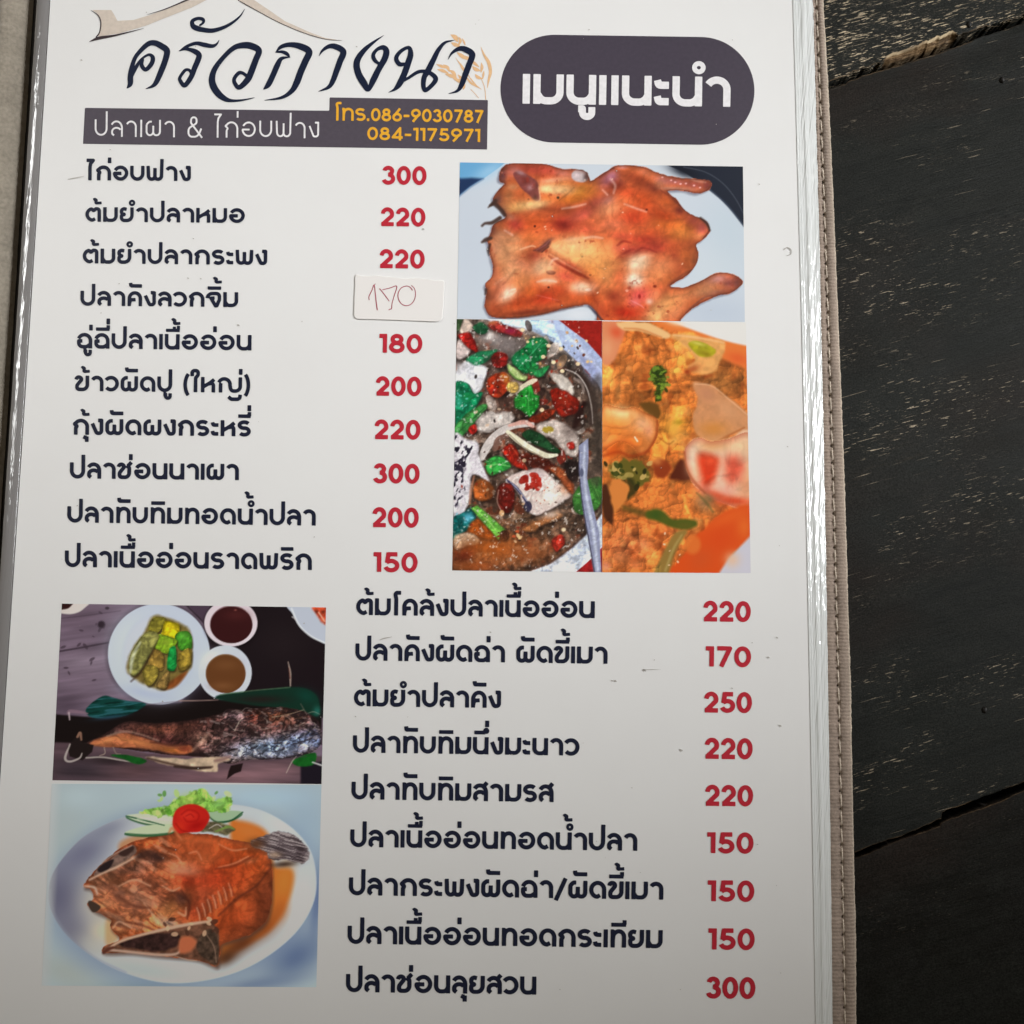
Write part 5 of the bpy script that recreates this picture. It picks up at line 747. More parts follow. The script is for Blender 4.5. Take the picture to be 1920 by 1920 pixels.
# ------------------------------------------------------------------ the table of dark worn planks
def wood(name, wear, seed, shift, base=((.0080, .0090, .0083), (.0160, .0170, .0150)), pore=(.34, .285, .21)):
    m, nt, b = mat(name, (.016, .016, .015), .5, .09)
    L = nt.links; geo = node(nt, 'ShaderNodeNewGeometry')
    mp = node(nt, 'ShaderNodeMapping', vector_type='TEXTURE'); mp.inputs['Rotation'].default_value = (0, 0, math.radians(16.2)); mp.inputs['Location'].default_value = shift
    L.new(geo.outputs['Position'], mp.inputs['Vector'])
    def stretched(sx, sy, det, w, rough=.55):
        k = node(nt, 'ShaderNodeVectorMath', operation='MULTIPLY'); k.inputs[1].default_value = (sx, sy, sy); L.new(mp.outputs[0], k.inputs[0])
        n = node(nt, 'ShaderNodeTexNoise', noise_dimensions='4D', i_Scale=1., i_Detail=det, i_Roughness=rough, i_W=w); L.new(k.outputs[0], n.inputs['Vector']); return n.outputs[0]
    def rng(x, a, c, lo=0., hi=1.):
        r = node(nt, 'ShaderNodeMapRange'); r.inputs[1].default_value = a; r.inputs[2].default_value = c; r.inputs[3].default_value = lo; r.inputs[4].default_value = hi
        L.new(x, r.inputs[0]); return r.outputs[0]
    def mul(a, c):
        r = node(nt, 'ShaderNodeMath', operation='MULTIPLY'); L.new(a, r.inputs[0])
        if isinstance(c, float): r.inputs[1].default_value = c
        else: L.new(c, r.inputs[1])
        return r.outputs[0]
    def mix(f, a, c):
        r = node(nt, 'ShaderNodeMix', data_type='RGBA'); L.new(f, r.inputs[0])
        for s_, v in ((6, a), (7, c)):
            if isinstance(v, tuple): r.inputs[s_].default_value = (*v, 1)
            else: L.new(v, r.inputs[s_])
        return r.outputs[2]
    pores = stretched(330., 2700., 2., seed+.3, .6)     # short open pores along the grain
    pores2 = stretched(700., 4200., 2., seed+6.3, .6)
    patch = stretched(26., 75., 3., seed+1.7)
    patch2 = stretched(11., 36., 4., seed+4.1, .65)
    fig = stretched(24., 420., 5., seed+2.9, .65)
    fine = stretched(260., 2300., 3., seed+8.8, .7)
    tint = stretched(16., 34., 3., seed+7.3)
    soil = stretched(130., 260., 4., seed+3.3, .7)
    broad = stretched(7., 19., 2., seed+12.2)
    long_ = stretched(75., 2600., 2., seed+15.1, .5)
    pm = mul(mul(rng(pores, .635-.04*wear, .665-.03*wear), rng(patch, .48-.10*wear, .58-.08*wear)), rng(broad, .36-.10*wear, .50-.10*wear))
    lm = mul(rng(long_, .70-.03*wear, .735-.03*wear), rng(patch2, .42-.06*wear, .56))
    pm2 = mul(rng(pores2, .63-.03*wear, .67-.03*wear), rng(patch, .40-.1*wear, .62-.08*wear))
    rub = mul(rng(patch2, .60-.03*wear, .70), rng(fine, .48, .60))
    c = mix(rng(fig, .3, .7), base[0], base[1])
    c = mix(mul(rng(soil, .45, .7), .6), c, (.021, .0215, .019))
    c = mix(mul(rng(tint, .50, .72), .8), c, (.019, .0115, .0085))
    c = mix(mul(rub, .6), c, (.105, .068, .038))
    c = mix(mul(rng(broad, .35, .65), .55), c, (.0185, .0205, .0185))
    c = mix(mul(pm2, .35), c, (.20, .17, .13))
    c = mix(mul(lm, .7), c, pore)
    c = mix(mul(pm, .95), c, pore)
    gn = node(nt, 'ShaderNodeTexNoise', i_Scale=2300., i_Detail=2.); L.new(geo.outputs['Position'], gn.inputs['Vector']); gh = node(nt, 'ShaderNodeHueSaturation'); L.new(rng(gn.outputs[0], .3, .7, .55, 1.5), gh.inputs['Value']); L.new(c, gh.inputs['Color']); c = gh.outputs[0]
    wa = node(nt, 'ShaderNodeAttribute', attribute_name='bare')
    bare = mix(rng(fine, .38, .62), (.085, .048, .024), (.34, .225, .12))
    bare = mix(mul(rng(soil, .5, .62), .8), bare, (.03, .019, .012))
    c = mix(wa.outputs['Fac'], c, bare)
    fa = node(nt, 'ShaderNodeAttribute', attribute_name='chip_glint'); c = mix(fa.outputs['Fac'], c, (.66, .52, .33))
    L.new(c, b.inputs['Base Color'])
    L.new(rng(fig, .3, .7, .40, .62), b.inputs['Roughness'])
    hgt = node(nt, 'ShaderNodeMath', operation='ADD'); L.new(mul(fig, .5), hgt.inputs[0]); L.new(mul(fine, .5), hgt.inputs[1])
    bp = node(nt, 'ShaderNodeBump', i_Strength=.6, i_Distance=.0004); L.new(hgt.outputs[0], bp.inputs['Height']); L.new(bp.outputs[0], b.inputs['Normal'])
    return m
table = empty('wooden_table', tuple(at(960., 960., Z_TABLE)), 'dark worn wooden table of black stained planks under the menu', 'table')
_off = Vector(table.location)
def jag(x, a, n, seed): return a*2*(sm1(x, n, seed)+.5*sm1(x, n*.37, seed+1)+.3*sm1(x, n*.13, seed+2))
_x = np.concatenate([np.arange(-2000., 1480., 12.), np.arange(1480., 1960., 1.6), np.arange(1960., 3401., 12.)])
def seam_a(x): return 150.-.335*(x-1555)
def seam_b(x): return 1604.-.372*(x-1600)
upA = seam_a(_x)-1500.
loA = seam_a(_x)+3+jag(_x, 3.2, 60, 3)+jag(_x, 1.3, 7, 13)
upB = seam_a(_x)+14+jag(_x, 2.5, 70, 5)+jag(_x, .8, 6, 15)
loB = seam_b(_x)-4.5+jag(_x, 2.2, 50, 7)+jag(_x, .9, 8, 17)-np.where(_x > 1766, 12., 0.)
upC = seam_b(_x)+4+jag(_x, 1.8, 60, 9)+jag(_x, .6, 7, 19)-np.where(_x > 1764, 5., 0.)
loC = seam_b(_x)+1500.
def plank(up, lo, m, seed, cu, cl, z=0.):
    """a board between two edge lines; cu, cl: widths of its worn arrises"""
    rows = []; bare = []; chip_glint = []
    prof = [(0, -7.), (0, -2.2), (.15, -1.5), (.55, -.9), (.74, -.5), (.81, -.3), (.9, -.12), (1., -.02)]
    ts = [('u', a, h) for a, h in prof]+[('m', t, 0) for t in [.0015]+list(np.linspace(0, 1, 70)[1:-1])+[.9985]]+[('l', a, h) for a, h in prof[::-1]]
    for kind, a, h in ts:
        cw = {'u': cu, 'l': cl}.get(kind)
        if kind == 'u': y = up+cu*a
        elif kind == 'l': y = lo-cl*a
        else: y = (up+cu)*(1-a)+(lo-cl)*a
        if kind == 'm': hh = np.zeros_like(_x)
        elif h < -5: hh = np.full_like(_x, h)
        else: hh = h*np.clip(cw/7., .25, 1.2)*(1+.9*sm1(_x+a*50, 14, seed+5))
        zz = Z_TABLE+z+hh*.001
        if kind == 'm': zz = zz+.00018*2*(vnoise(_x/120., y/40., seed)-.5)
        rows.append(np.stack([*at(_x, y, Z_TABLE).T[:2], zz], -1))
        rim = .40*np.clip((sm1(_x, 34, seed+9)+.22)*4, 0, 1)*(a > .85) if cw is not None else 0
        chip_glint.append(np.clip((cw-9)/3., 0, 1)*np.clip(.75+1.2*sm1(_x, 16, seed+12), 0, 1)*(a > .80) if cw is not None else np.zeros_like(_x))  # pale chipped wood, with its warm highlight put into the colour
        bare.append(np.zeros_like(_x) if cw is None else np.maximum(np.clip((cw-5.)/5., 0, 1)*(1. if h > -2 else .5), rim))
    P = np.array(rows)-np.array(_off)
    o = grid('plank', P, m, table)
    for k_, v_ in (('bare', bare), ('chip_glint', chip_glint)): o.data.attributes.new(k_, 'FLOAT', 'POINT').data.foreach_set('value', np.array(v_).ravel().astype(np.float32))
    return o
_face = np.clip(np.minimum((_x-1652)/14, (1796-_x)/10), 0, 1)
cA = 3.2+np.clip(5*sm1(_x, 60, 21)+4*sm1(_x, 17, 22), -1.6, 4)+_face*(11+3*sm1(_x, 20, 25))
cB = 2.6+np.clip(4*sm1(_x, 50, 23), -1.2, 2.4)
cC = 2.4+np.clip(3*sm1(_x, 60, 24), -1.2, 3)
plank(upA, loA, wood('upper_plank_wood', 1.2, 3., (.013, .02, 0), pore=(.52, .43, .30)), 41, np.full_like(_x, 4.), cA)  # paler pores, the warm glints on this board put into their colour
plank(upB, loB, wood('middle_plank_wood', .05, 11., (.05, .31, 0)), 42, cB, cC)
plank(upC, loC, wood('lower_plank_wood', -.7, 23., (.21, .07, 0), ((.0055, .0048, .0038), (.0105, .0090, .0072)), (.16, .11, .075)), 43, cC, np.full_like(_x, 4.), -.0003)
hole_m = mat('dark_hole', (.012, .011, .010), .55, .3)[0]  # dark domes put in where the boards have small holes
for nx, ny, nr in ((1879., 150., 5.2), (1846., 1331., 5.8), (1817., 46., 6.)):
    V = []; F = []
    for k, (r_, h_) in enumerate(((1., -.0008), (1., .0001), (.8, .00045), (.4, .0006))):
        for a in np.linspace(0, 2*math.pi, 19)[:-1]: V.append(np.array([*at(nx+nr*r_*math.cos(a)*.8, ny+nr*r_*math.sin(a)*1.15, Z_TABLE)[:2], Z_TABLE+h_])-np.array(_off))
    F = [[k*18+i, k*18+(i+1) % 18, (k+1)*18+(i+1) % 18, (k+1)*18+i] for k in range(3) for i in range(18)]+[[54+i for i in range(18)]]
    o = link('hole_dome', V, F, hole_m, table, True); bm = bmesh.new(); bm.from_mesh(o.data); bmesh.ops.recalc_face_normals(bm, faces=bm.faces); bm.to_mesh(o.data); bm.free()
# the batten under the boards, seen only as the dark of the gaps
_b = [at(x, y, Z_TABLE-.009)-np.array(_off) for x, y in ((-2000, 0), (3400, -2200), (3400, 2500), (-2000, 4600))]
link('underboard', _b, [(3, 2, 1, 0)], mat('underboard_wood', (.012, .010, .009), .8, .2)[0], table)

# ------------------------------------------------------------------ the menu
menu = empty('menu_folder', (0, 0, Z_TABLE), 'white printed Thai restaurant menu page in a beige stitched fabric folder with plastic sleeve edges', 'menu')
bpy.context.view_layer.update()
_mo = np.array([0, 0, Z_TABLE])
def adopt(o, parent, origin):
    o.parent = parent
    me = o.data; n = len(me.vertices); c = np.empty(n*3); me.vertices.foreach_get('co', c); c = c.reshape(-1, 3)-origin; me.vertices.foreach_set('co', c.ravel()); me.update()
    return o
EDGE = [(0, 1488., 1527., 1531., 1545.), (400, 1498., 1534.5, 1543.5, 1563.), (900, 1511., 1547.5, 1562., 1583.5), (1400, 1522., 1557., 1575., 1599.5), (1920, 1530., 1561.5, 1583.5, 1605.5)]
LEFT = [(0, 95.), (480, 63.), (1000, 32.), (1480, -1.), (1920, -31.)]     # left side of the sheet
def edge_at(y): return [smooth_tab(EDGE, k, y) for k in range(1, 5)]
def smooth_tab(tab, k, y):
    c = np.polyfit([t[0] for t in tab], [t[k] for t in tab], 2); return np.polyval(c, y)
# the sheet itself
ys = np.linspace(TOP, BOT, 60)
pm_, nt, b = mat('laminated_paper', (.800, .800, .790), .36, .38)
g = node(nt, 'ShaderNodeNewGeometry'); n1 = node(nt, 'ShaderNodeTexNoise', i_Scale=34., i_Detail=5., i_Roughness=.6); nt.links.new(g.outputs['Position'], n1.inputs['Vector'])
mx = node(nt, 'ShaderNodeMix', data_type='RGBA'); mx.inputs[6].default_value = (.765, .760, .755, 1); mx.inputs[7].default_value = (.815, .817, .812, 1); nt.links.new(n1.outputs[0], mx.inputs[0]); nt.links.new(mx.outputs[2], b.inputs['Base Color'])
n2 = node(nt, 'ShaderNodeTexNoise', i_Scale=120., i_Detail=3.); nt.links.new(g.outputs['Position'], n2.inputs['Vector']); bp = node(nt, 'ShaderNodeBump', i_Strength=.08, i_Distance=.0006); nt.links.new(n2.outputs[0], bp.inputs['Height']); nt.links.new(bp.outputs[0], b.inputs['Normal'])
rows = []
for t in np.linspace(0, 1, 30):
    x = smooth_tab(LEFT, 1, ys)*(1-t)+smooth_tab(EDGE, 1, ys)*t; rows.append(at(x, ys, 0.))
page = adopt(grid('page', np.array(rows), pm_, None), menu, _mo)
def on_page(o, z=0): return adopt(o, page, _mo)
NAVY = ink('navy_ink', (30, 34, 52)); RED = ink('red_ink', (180, 44, 58)); GREY = ink('slate_ink', (80, 74, 83)); TAN = ink('tan_ink', (202, 190, 178)); DARK = ink('brown_black_ink', (62, 52, 56)); STRAW = ink('straw_ink', (218, 178, 136)); GOLD = ink('golden_ink', (222, 164, 52)); PALE = ink('pale_ink', (224, 222, 224)); LOGOINK = ink('logo_ink', (28, 35, 55))
Z1, Z2, Z3 = 6e-5, 1.2e-4, 1.8e-4
# the printed pictures, ink dot by ink dot
pic_m, nt, b = mat('picture_print', (.5, .5, .5), .30, .22); at_n = node(nt, 'ShaderNodeVertexColor', layer_name='print'); nt.links.new(at_n.outputs[0], b.inputs['Base Color'])
PICTURE_LABELS = {'roast chicken': 'printed picture of a roast chicken', 'soup': 'printed picture of a fish soup in a bowl', 'curry': 'printed picture of an orange egg curry', 'grilled fish': 'printed picture of a grilled fish on a leaf', 'red fish': 'printed picture of a fried fish in red sauce'}
for nm, fn in PRINTS:
    s = fn(1.35)
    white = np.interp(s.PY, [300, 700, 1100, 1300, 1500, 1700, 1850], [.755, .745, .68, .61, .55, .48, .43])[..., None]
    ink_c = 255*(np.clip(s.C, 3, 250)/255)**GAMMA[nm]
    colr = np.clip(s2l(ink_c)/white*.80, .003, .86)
    if nm == 'red fish':
        f = np.clip((s.X-(110-.05*s.Y))/90, 0, 1)[..., None]; colr = colr*f+np.array([.74, .775, .79])*(1-f)
    P = at(s.PX, s.PY, Z1); o = on_page(grid('dish_photo', P[::-1], pic_m, None, False))
    o['label'] = PICTURE_LABELS[nm]
    ca = o.data.color_attributes.new('print', 'FLOAT_COLOR', 'POINT'); ca.data.foreach_set('color', np.concatenate([colr, np.ones(colr.shape[:2]+(1,))], -1)[::-1].ravel().astype(np.float32))
# title badge, banner, logo
def stadium():
    a, b_ = np.array((1039.5, 166.2)), np.array((1313.5, 170.3)); return [(np.array([a, b_]), 101., False)]
on_page(sheet('title_badge', stadium(), Z1, ink('dark_slate_ink', (70, 64, 75)), None, 2.0))
on_page(sheet('title_lettering', line_strokes(TITLE, 24.5, 11), Z2, PALE, None))
on_page(sheet('banner', [], Z1, GREY, None, 1.5, polys=[[(159.2,202.2),(617.4,207.6),(618,182.6),(914.8,187.6),(913.2,280.2),(155.6,269.6)]]))
on_page(sheet('tagline_lettering', line_strokes(TAGLINE, 10.5), Z2, PALE, None, .8))
for it in PHONES: on_page(sheet('phone_number', line_strokes(it, 19, 8), Z2, GOLD, None, .8))
on_page(sheet('logo_roof', [], Z1, TAN, None, 1.2, polys=ROOF_TAN)); on_page(sheet('roof_outline', brush_strokes(ROOF_DARK), Z2, DARK, None, .6))
on_page(sheet('wheat_ears', brush_strokes(WHEAT), Z1, STRAW, None, .8)); on_page(sheet('logo_lettering', brush_strokes(LOGO), Z2, LOGOINK, None, .9))
for it in DISHES: on_page(sheet('dish_name', line_strokes(it, 23.5), Z2, NAVY, None))
for it in PRICES: on_page(sheet('price', line_strokes(it, 22, 10), Z2, RED, None))
# scuffs and specks on the lamination
rg = random.Random(5); sc = []
for x, y, r in ((1207,1256,3),(793,429,2.2),(1276,1406,3),(1423,345,1.6),(1476,837,1.6),(362,447,1.5),(376,522,1.6),(352,521,1.6),(1147,1276,2),(1153,1276,2.6),(666,1343,1.5),(152,112,2),(668,87,1.8),(919,1185,1.8),(1420,1583,1.4),(446,609,2.4),(1104,55,1.5),(206,280,1.4),(1456,1195,2.2),(1440,1232,2.4),(1462,1360,2.6),(1372,1290,1.8)): sc.append((np.array([(x, y), (x+r*.8, y+r*.5)]), r*.5, False))
for p in ([(1208,1256,1.8),(1222,1255.2,.8),(1243,1255.6,.4)], [(127,336,.8),(138,334,1.2),(158,330,.6)], [(712,1200,1),(720,1197,2),(735,1194,.6)], [(1470,468,1.4),(1476,464,1.6),(1483,468,1.6),(1483,476,1.4),(1476,479,1.4)]): sc += brush_strokes([p])
for i in range(46):
    x, y = rg.uniform(100, 1480), rg.uniform(20, 1900); r = rg.uniform(.4, .95); sc.append((np.array([(x, y), (x+rg.uniform(-1, 1), y+rg.uniform(-1, 1)+.1)]), r, False))

V, F = [], []
for q in sc:
    P = np.asarray(q[0]); R = float(np.max(q[1]))+1.5
    X, Y = np.meshgrid(np.arange(P[:, 0].min()-R, P[:, 0].max()+R, .5), np.arange(P[:, 1].min()-R, P[:, 1].max()+R, .5)); D = np.full(X.shape, 1e3)
    seg_sdf(D, X, Y, P, q[1], False); v, f = contour(D, X, Y); F += [[k+len(V) for k in ff] for ff in f]; V += v
V = np.array(V); grime = ink('grime', (172, 168, 163)); on_page(link('scuff_marks', at(V[:, 0], V[:, 1], Z3+3e-5), F, grime))['kind'] = 'stuff'
# the stuck-on price
def slab(name, outline, z0, z1, bev, m):
    P = np.array(outline); c = P.mean(0); n = len(P); V = []; 
    dn = np.roll(P, -1, 0)-np.roll(P, 1, 0); nr = np.stack([dn[:, 1], -dn[:, 0]], -1); nr /= np.linalg.norm(nr, axis=1)[:, None]
    if ((P+nr-c)**2).sum() < ((P-nr-c)**2).sum(): nr = -nr
    for k, (off, z) in enumerate(((0, z0), (0, z1-bev), (-.35, z1-bev*.35), (-1.1, z1))):
        Q = P+nr*off; V += list(at(Q[:, 0], Q[:, 1], z))
    F = [[a*n+i, a*n+(i+1) % n, (a+1)*n+(i+1) % n, (a+1)*n+i] for a in range(3) for i in range(n)]+[[3*n+i for i in range(n)]]
    o = link(name, V, F, m); bm = bmesh.new(); bm.from_mesh(o.data); bmesh.ops.recalc_face_normals(bm, faces=bm.faces); bm.to_mesh(o.data); bm.free(); return o
ol = [(666.6,515.6),(676,516.6),(690,517.6),(704,516.4),(720,518.2),(740,520),(760,522.2),(780,521.4),(800,523.2),(816,525.6),(829,525.8),(832.6,528),(833.6,532),(832.4,552),(831,575),(830,592),(828.6,598),(824,602),(816,603.2),(780,602),(740,600.4),(700,599),(672,598.2),(667,596.4),(664.2,592),(663.6,586),(664.4,560),(665.6,535)]
ol = [tuple(p) for p in smooth(ol, 3, True)]
st_m, nt, b = mat('sticker_paper', (.80, .775, .755), .55, .3)
sticker = adopt(slab('price_sticker', ol, Z1, .00042, .0001, st_m), menu, _mo); sticker['label'] = 'white paper sticker with a handwritten price'
pen = ink('red_pen_ink', (160, 78, 92), .5)
adopt(sheet('handwriting', brush_strokes(HANDWRITING), .00042+5e-5, pen, None, .35), sticker, _mo)

# ------------------------------------------------------------------ the fabric border on the right, sewn down
def fabric(name, base, pale, rib, grain=1500., depth=.00022):
    m, nt, b = mat(name, base, .92, .12); L = nt.links
    g = node(nt, 'ShaderNodeNewGeometry'); n = node(nt, 'ShaderNodeTexNoise', i_Scale=grain, i_Detail=3.); L.new(g.outputs['Position'], n.inputs['Vector'])
    n2 = node(nt, 'ShaderNodeTexNoise', i_Scale=70., i_Detail=3.); L.new(g.outputs['Position'], n2.inputs['Vector'])
    w = node(nt, 'ShaderNodeTexWave', wave_type='BANDS', bands_direction='Y', i_Scale=rib, i_Distortion=1.4, i_Detail=2.); w.inputs['Detail Scale'].default_value = 3.; L.new(g.outputs['Position'], w.inputs['Vector'])
    a = node(nt, 'ShaderNodeAttribute', attribute_name='pile')
    mx = node(nt, 'ShaderNodeMix', data_type='RGBA'); mx.inputs[6].default_value = (*base, 1); mx.inputs[7].default_value = (*pale, 1); L.new(a.outputs['Fac'], mx.inputs[0])
    hs = node(nt, 'ShaderNodeHueSaturation'); L.new(mx.outputs[2], hs.inputs['Color'])
    ad = node(nt, 'ShaderNodeMath', operation='ADD'); L.new(n.outputs[0], ad.inputs[0]); L.new(n2.outputs[0], ad.inputs[1])
    mr = node(nt, 'ShaderNodeMapRange'); mr.inputs[1].default_value = .7; mr.inputs[2].default_value = 1.3; mr.inputs[3].default_value = .78; mr.inputs[4].default_value = 1.2; L.new(ad.outputs[0], mr.inputs[0]); L.new(mr.outputs[0], hs.inputs['Value']); L.new(hs.outputs[0], b.inputs['Base Color'])
    h = node(nt, 'ShaderNodeMath', operation='MULTIPLY_ADD'); L.new(w.outputs['Fac'], h.inputs[0]); h.inputs[1].default_value = .7; L.new(n.outputs[0], h.inputs[2])
    bp = node(nt, 'ShaderNodeBump', i_Strength=.7, i_Distance=depth); L.new(h.outputs[0], bp.inputs['Height']); L.new(bp.outputs[0], b.inputs['Normal'])
    b.inputs['Sheen Weight'].default_value = .35; b.inputs['Sheen Roughness'].default_value = .5
    return m
fab = fabric('beige_velvet', (.29, .225, .185), (.50, .42, .33), 330.)
holes = []; y = TOP-60
while y < BOT+60: holes.append(y); y += 29.3+.0027*y
holes = np.array(holes)
ry = np.arange(TOP-60, BOT+60, 1.6); pe, pl, st, ou = [e for e in edge_at(ry)]
hk = np.clip(np.searchsorted(holes, ry)-1, 0, len(holes)-2); ht = (ry-holes[hk])/(holes[hk+1]-holes[hk]); sc_ = np.sin(np.pi*np.clip(ht, 0, 1))
st = st+.9*(sc_-.5)+.8*sm1(ry, 70, 61)
fuzz = .9*sm1(ry, 2.2, 62)+1.2*sm1(ry, 9, 63)+2.2*sm1(ry, 160, 64)
cols = []; pile = []
def put(x, z, p=0.): cols.append(np.stack(np.broadcast_arrays(x, z), -1)); pile.append(np.full_like(ry, 0.)+p)
put(pe-26, -.00075); put(pl-8, -.0007)
for t in np.linspace(0, 1, 9)[:-1]: put(pl-4+(st-2.2-pl+4)*t, -.00055+.00042*np.sin(np.pi*min(t*1.0, 1))*(.35+.65*sc_)-.0001*t, .12)
for dx in (-1.6, -.8, 0., .8, 1.6): put(st+dx, -.00050-.00008*math.exp(-dx*dx)+.00022*sc_-.0019*(np.exp(-((ry-holes[hk])/2.6)**2)+np.exp(-((ry-holes[hk+1])/2.6)**2))*math.exp(-(dx/1.5)**2))
for t in np.linspace(0, 1, 12)[1:]:
    put(st+2.4+(ou-3.2-st-2.4)*t, -.0006+.0007*math.sin(math.pi*(.12+.6*t))+.00012*sc_*(1-t)+.00012*sm1(ry, 24, 66), 0.10+.22*t**3)
put(ou-1.8+fuzz*.6, -.00025, .85); put(ou-.5+fuzz, -.0006, 1.); put(ou+fuzz*.9, -.0013, .9); put(ou-.4+fuzz*.4, -.0030, .3); put(ou-.8, Z_TABLE+1e-4, .1)
P = np.stack([at(c[:, 0], ry, c[:, 1]) for c in cols], 0)
o = adopt(grid('fabric_border', P, fab), menu, _mo); a = o.data.attributes.new('pile', 'FLOAT', 'POINT'); a.data.foreach_set('value', np.array(pile).ravel().astype(np.float32))
o.data.flip_normals() if o.data.polygons[200].normal.z < 0 else None
def tube(name, pts, r, m, sides=8):
    P = np.asarray(pts, float); T = np.gradient(P, axis=0); T /= np.linalg.norm(T, axis=1)[:, None]; s_ = np.cross(T, [0, 0, 1.]); s_ /= np.linalg.norm(s_, axis=1)[:, None]; u = np.cross(s_, T)
    R = np.broadcast_to(np.asarray(r, float), (len(P),))[:, None]
    ring = [P+R*(math.cos(a)*s_+math.sin(a)*u) for a in np.linspace(0, 2*math.pi, sides+1)]
    return grid(name, np.array(ring), m)
# one thread, dipping through the cloth at every hole
ty = []
for a_, b_ in zip(holes[:-1], holes[1:]): ty += [(a_+(b_-a_)*t, t) for t in (0, .1, .2, .35, .5, .65, .8, .9)]
ty = np.array(ty); tx = smooth_tab(EDGE, 3, ty[:, 0])+.6+1.6*(ty[:, 1]-.5)*np.sin(np.pi*ty[:, 1]); tz = -.0015+.00130*np.sin(np.pi*np.clip(ty[:, 1], 0, 1))**.45
thr = mat('sewing_thread', (.66, .57, .47), .7, .3)[0]
adopt(tube('stitching', at(tx, ty[:, 0], tz), .00018, thr), menu, _mo)
# the board behind, and the clear sleeve's welded edges
lx = smooth_tab(LEFT, 1, ys); e = edge_at(ys)
bk = [np.stack([at(lx-14, ys, z)[:, 0], at(lx-14, ys, z)[:, 1], np.full_like(ys, z)], -1) if k == 0 else np.stack([at(e[3]-6, ys, z)[:, 0], at(e[3]-6, ys, z)[:, 1], np.full_like(ys, z)], -1) for k, z in ((0, Z_TABLE+.0001), (0, -.0013), (1, -.0013), (1, Z_TABLE+.0001))]
brd = fabric('brown_velvet', (.20, .17, .145), (.3, .26, .2), 330.)
adopt(grid('back_cover', np.array(bk), brd, None, False), menu, _mo)
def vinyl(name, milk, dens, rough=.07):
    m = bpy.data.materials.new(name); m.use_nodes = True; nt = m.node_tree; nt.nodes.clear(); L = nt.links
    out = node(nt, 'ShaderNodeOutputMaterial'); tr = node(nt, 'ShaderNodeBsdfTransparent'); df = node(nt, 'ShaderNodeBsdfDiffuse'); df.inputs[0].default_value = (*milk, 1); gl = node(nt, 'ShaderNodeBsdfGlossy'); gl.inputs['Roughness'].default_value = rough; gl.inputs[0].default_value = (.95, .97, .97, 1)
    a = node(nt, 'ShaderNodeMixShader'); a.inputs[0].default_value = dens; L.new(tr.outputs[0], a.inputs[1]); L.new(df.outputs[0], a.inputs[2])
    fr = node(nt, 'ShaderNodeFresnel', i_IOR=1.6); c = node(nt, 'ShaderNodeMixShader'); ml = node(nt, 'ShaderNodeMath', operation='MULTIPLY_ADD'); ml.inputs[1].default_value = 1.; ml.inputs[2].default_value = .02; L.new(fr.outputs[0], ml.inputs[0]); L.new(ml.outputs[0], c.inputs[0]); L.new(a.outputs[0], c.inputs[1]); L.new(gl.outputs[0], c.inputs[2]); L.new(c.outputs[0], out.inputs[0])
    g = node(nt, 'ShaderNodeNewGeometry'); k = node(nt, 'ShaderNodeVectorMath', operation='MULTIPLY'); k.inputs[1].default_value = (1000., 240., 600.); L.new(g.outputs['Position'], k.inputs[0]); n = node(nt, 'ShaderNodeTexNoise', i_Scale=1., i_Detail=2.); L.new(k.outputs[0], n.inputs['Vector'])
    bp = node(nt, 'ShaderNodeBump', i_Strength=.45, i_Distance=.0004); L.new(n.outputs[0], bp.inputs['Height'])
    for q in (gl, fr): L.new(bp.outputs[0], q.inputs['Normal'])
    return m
clear = vinyl('clear_vinyl', (.82, .845, .84), .86)
ry = np.arange(TOP-20, BOT+20, 2.2); pe, pl, st, ou = edge_at(ry); ss = np.linspace(0, 1, 46); cols = []
wob = .05*sm1(ry, 150, 71)+.03*sm1(ry, 40, 72)
h1 = .00022*(1+.7*sm1(ry, 90, 73)+.5*sm1(ry, 22, 74)); h2 = .00016*np.clip(.6+1.6*sm1(ry, 120, 75)+.8*sm1(ry, 26, 76), 0, 2)
for t in ss:
    z = .00012-.00042*t+.00007*math.exp(-((t-.05)/.04)**2)+.00006*math.exp(-((t-.16)/.04)**2)+h1*np.exp(-((t-.47-wob)/.13)**2)+h2*np.exp(-((t-.74-wob*.6)/.08)**2)+.00012*sm1(ry+t*260, 15, 77)*(t > .2)*(t < .95)+.00002*math.cos(t*46.)*(t > .1)
    if t > .97: z = z-.0003
    cols.append(at(pe-1.2+(pl+1.5*sm1(ry, 30, 78)-pe+1.2)*t, ry, z))
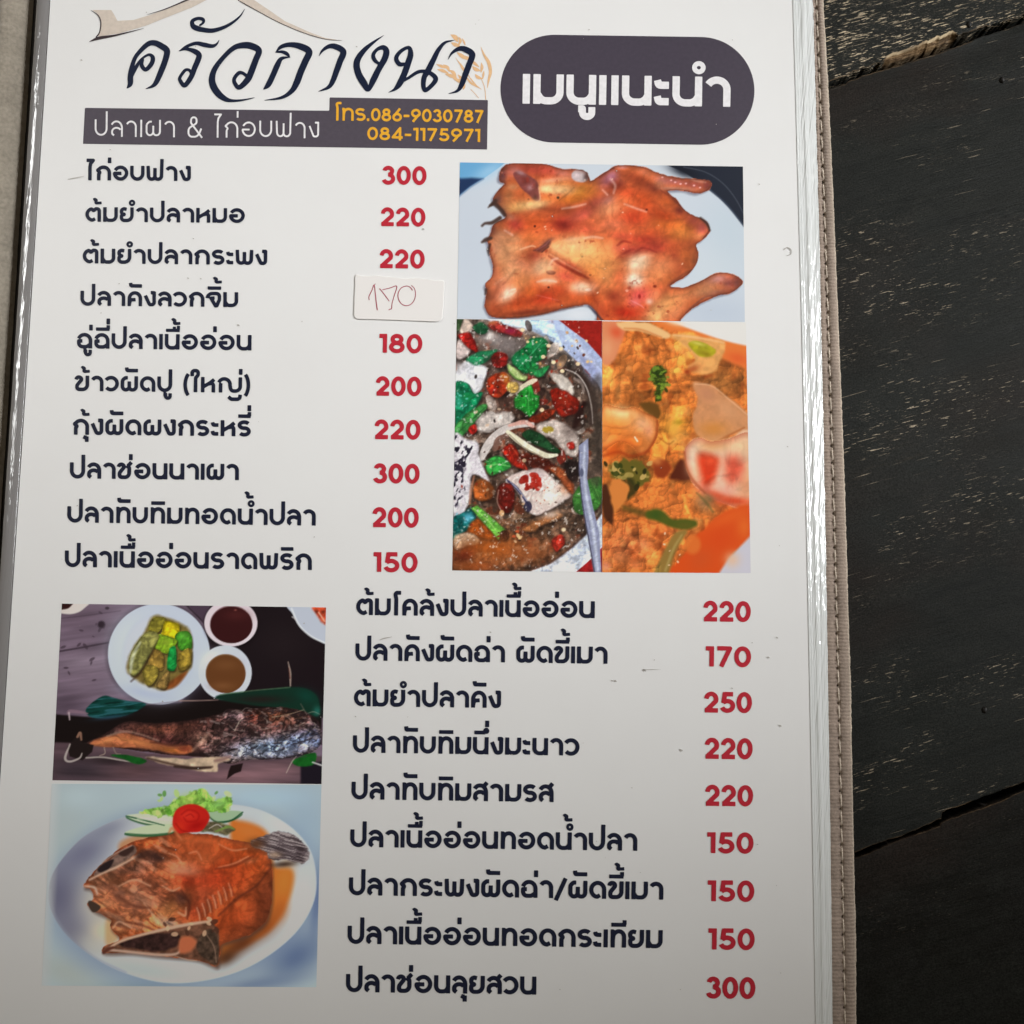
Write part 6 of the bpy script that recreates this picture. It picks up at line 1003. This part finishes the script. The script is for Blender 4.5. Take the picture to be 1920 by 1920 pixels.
adopt(grid('sleeve_edge', np.array(cols), clear), menu, _mo)
# left: the sleeve's rolled edge, the fold and the velvet spine
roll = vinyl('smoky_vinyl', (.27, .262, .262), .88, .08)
ry = np.arange(TOP-20, BOT+20, 2.2); lx = smooth_tab(LEFT, 1, ry); cols = []
for k, t in enumerate(np.linspace(0, 1, 40)):
    a_ = math.pi*(1-t); px = lx+.6-13.2+13.2*math.cos(a_)*1.0
    z = -.0009+.00140*math.sin(a_)**.75*(1+.14*sm1(ry, 200, 81))+.00010*math.exp(-((t-.78)/.05)**2)+.00006*sm1(ry+500*t, 16, 82)
    cols.append(at(px+1.0*sm1(ry, 260, 83)*(1-t), ry, z))
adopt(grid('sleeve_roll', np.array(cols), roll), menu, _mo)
suede = fabric('grey_brown_suede', (.30, .265, .215), (.33, .28, .24), 60., 1000., .00045)
ry = np.arange(TOP-60, BOT+60, 2.4); lx = smooth_tab(LEFT, 1, ry); cols = []
for t in np.linspace(0, 1, 40):
    px = lx-28-(t*74); z = -.0060+.0052*math.sin(math.pi*min(.5, .01+.62*t))**.9*(1 if t < .8 else 1-((t-.8)/.2)**2*.5)+.00016*sm1(ry*.8+t*900, 8, 85)+.00018*sm1(ry+t*200, 60, 86)
    cols.append(at(px, ry, z))
adopt(grid('spine', np.array(cols)[::-1], suede), menu, _mo)
gro = [np.stack([*at(lx-46, ry, Z_TABLE).T[:2], np.full_like(ry, -.0052)], -1), np.stack([*at(lx-16, ry, Z_TABLE).T[:2], np.full_like(ry, -.0052)], -1)]
adopt(grid('fold', np.array(gro), mat('fold_cloth', (.03, .028, .026), .9, .1)[0], None, False), menu, _mo)
plum = fabric('plum_brown_suede', (.22, .165, .15), (.25, .2, .2), 60.)
cols = [np.stack([*at(lx-p, ry, 0).T[:2], np.full_like(ry, z)], -1) for p, z in ((1560, Z_TABLE+1e-4), (1560, -.003), (1552, -.0016), (500, -.0013), (110, -.0011), (92, -.0016), (88, -.0035))]
adopt(grid('front_cover', np.array(cols), plum, None, False), menu, _mo)
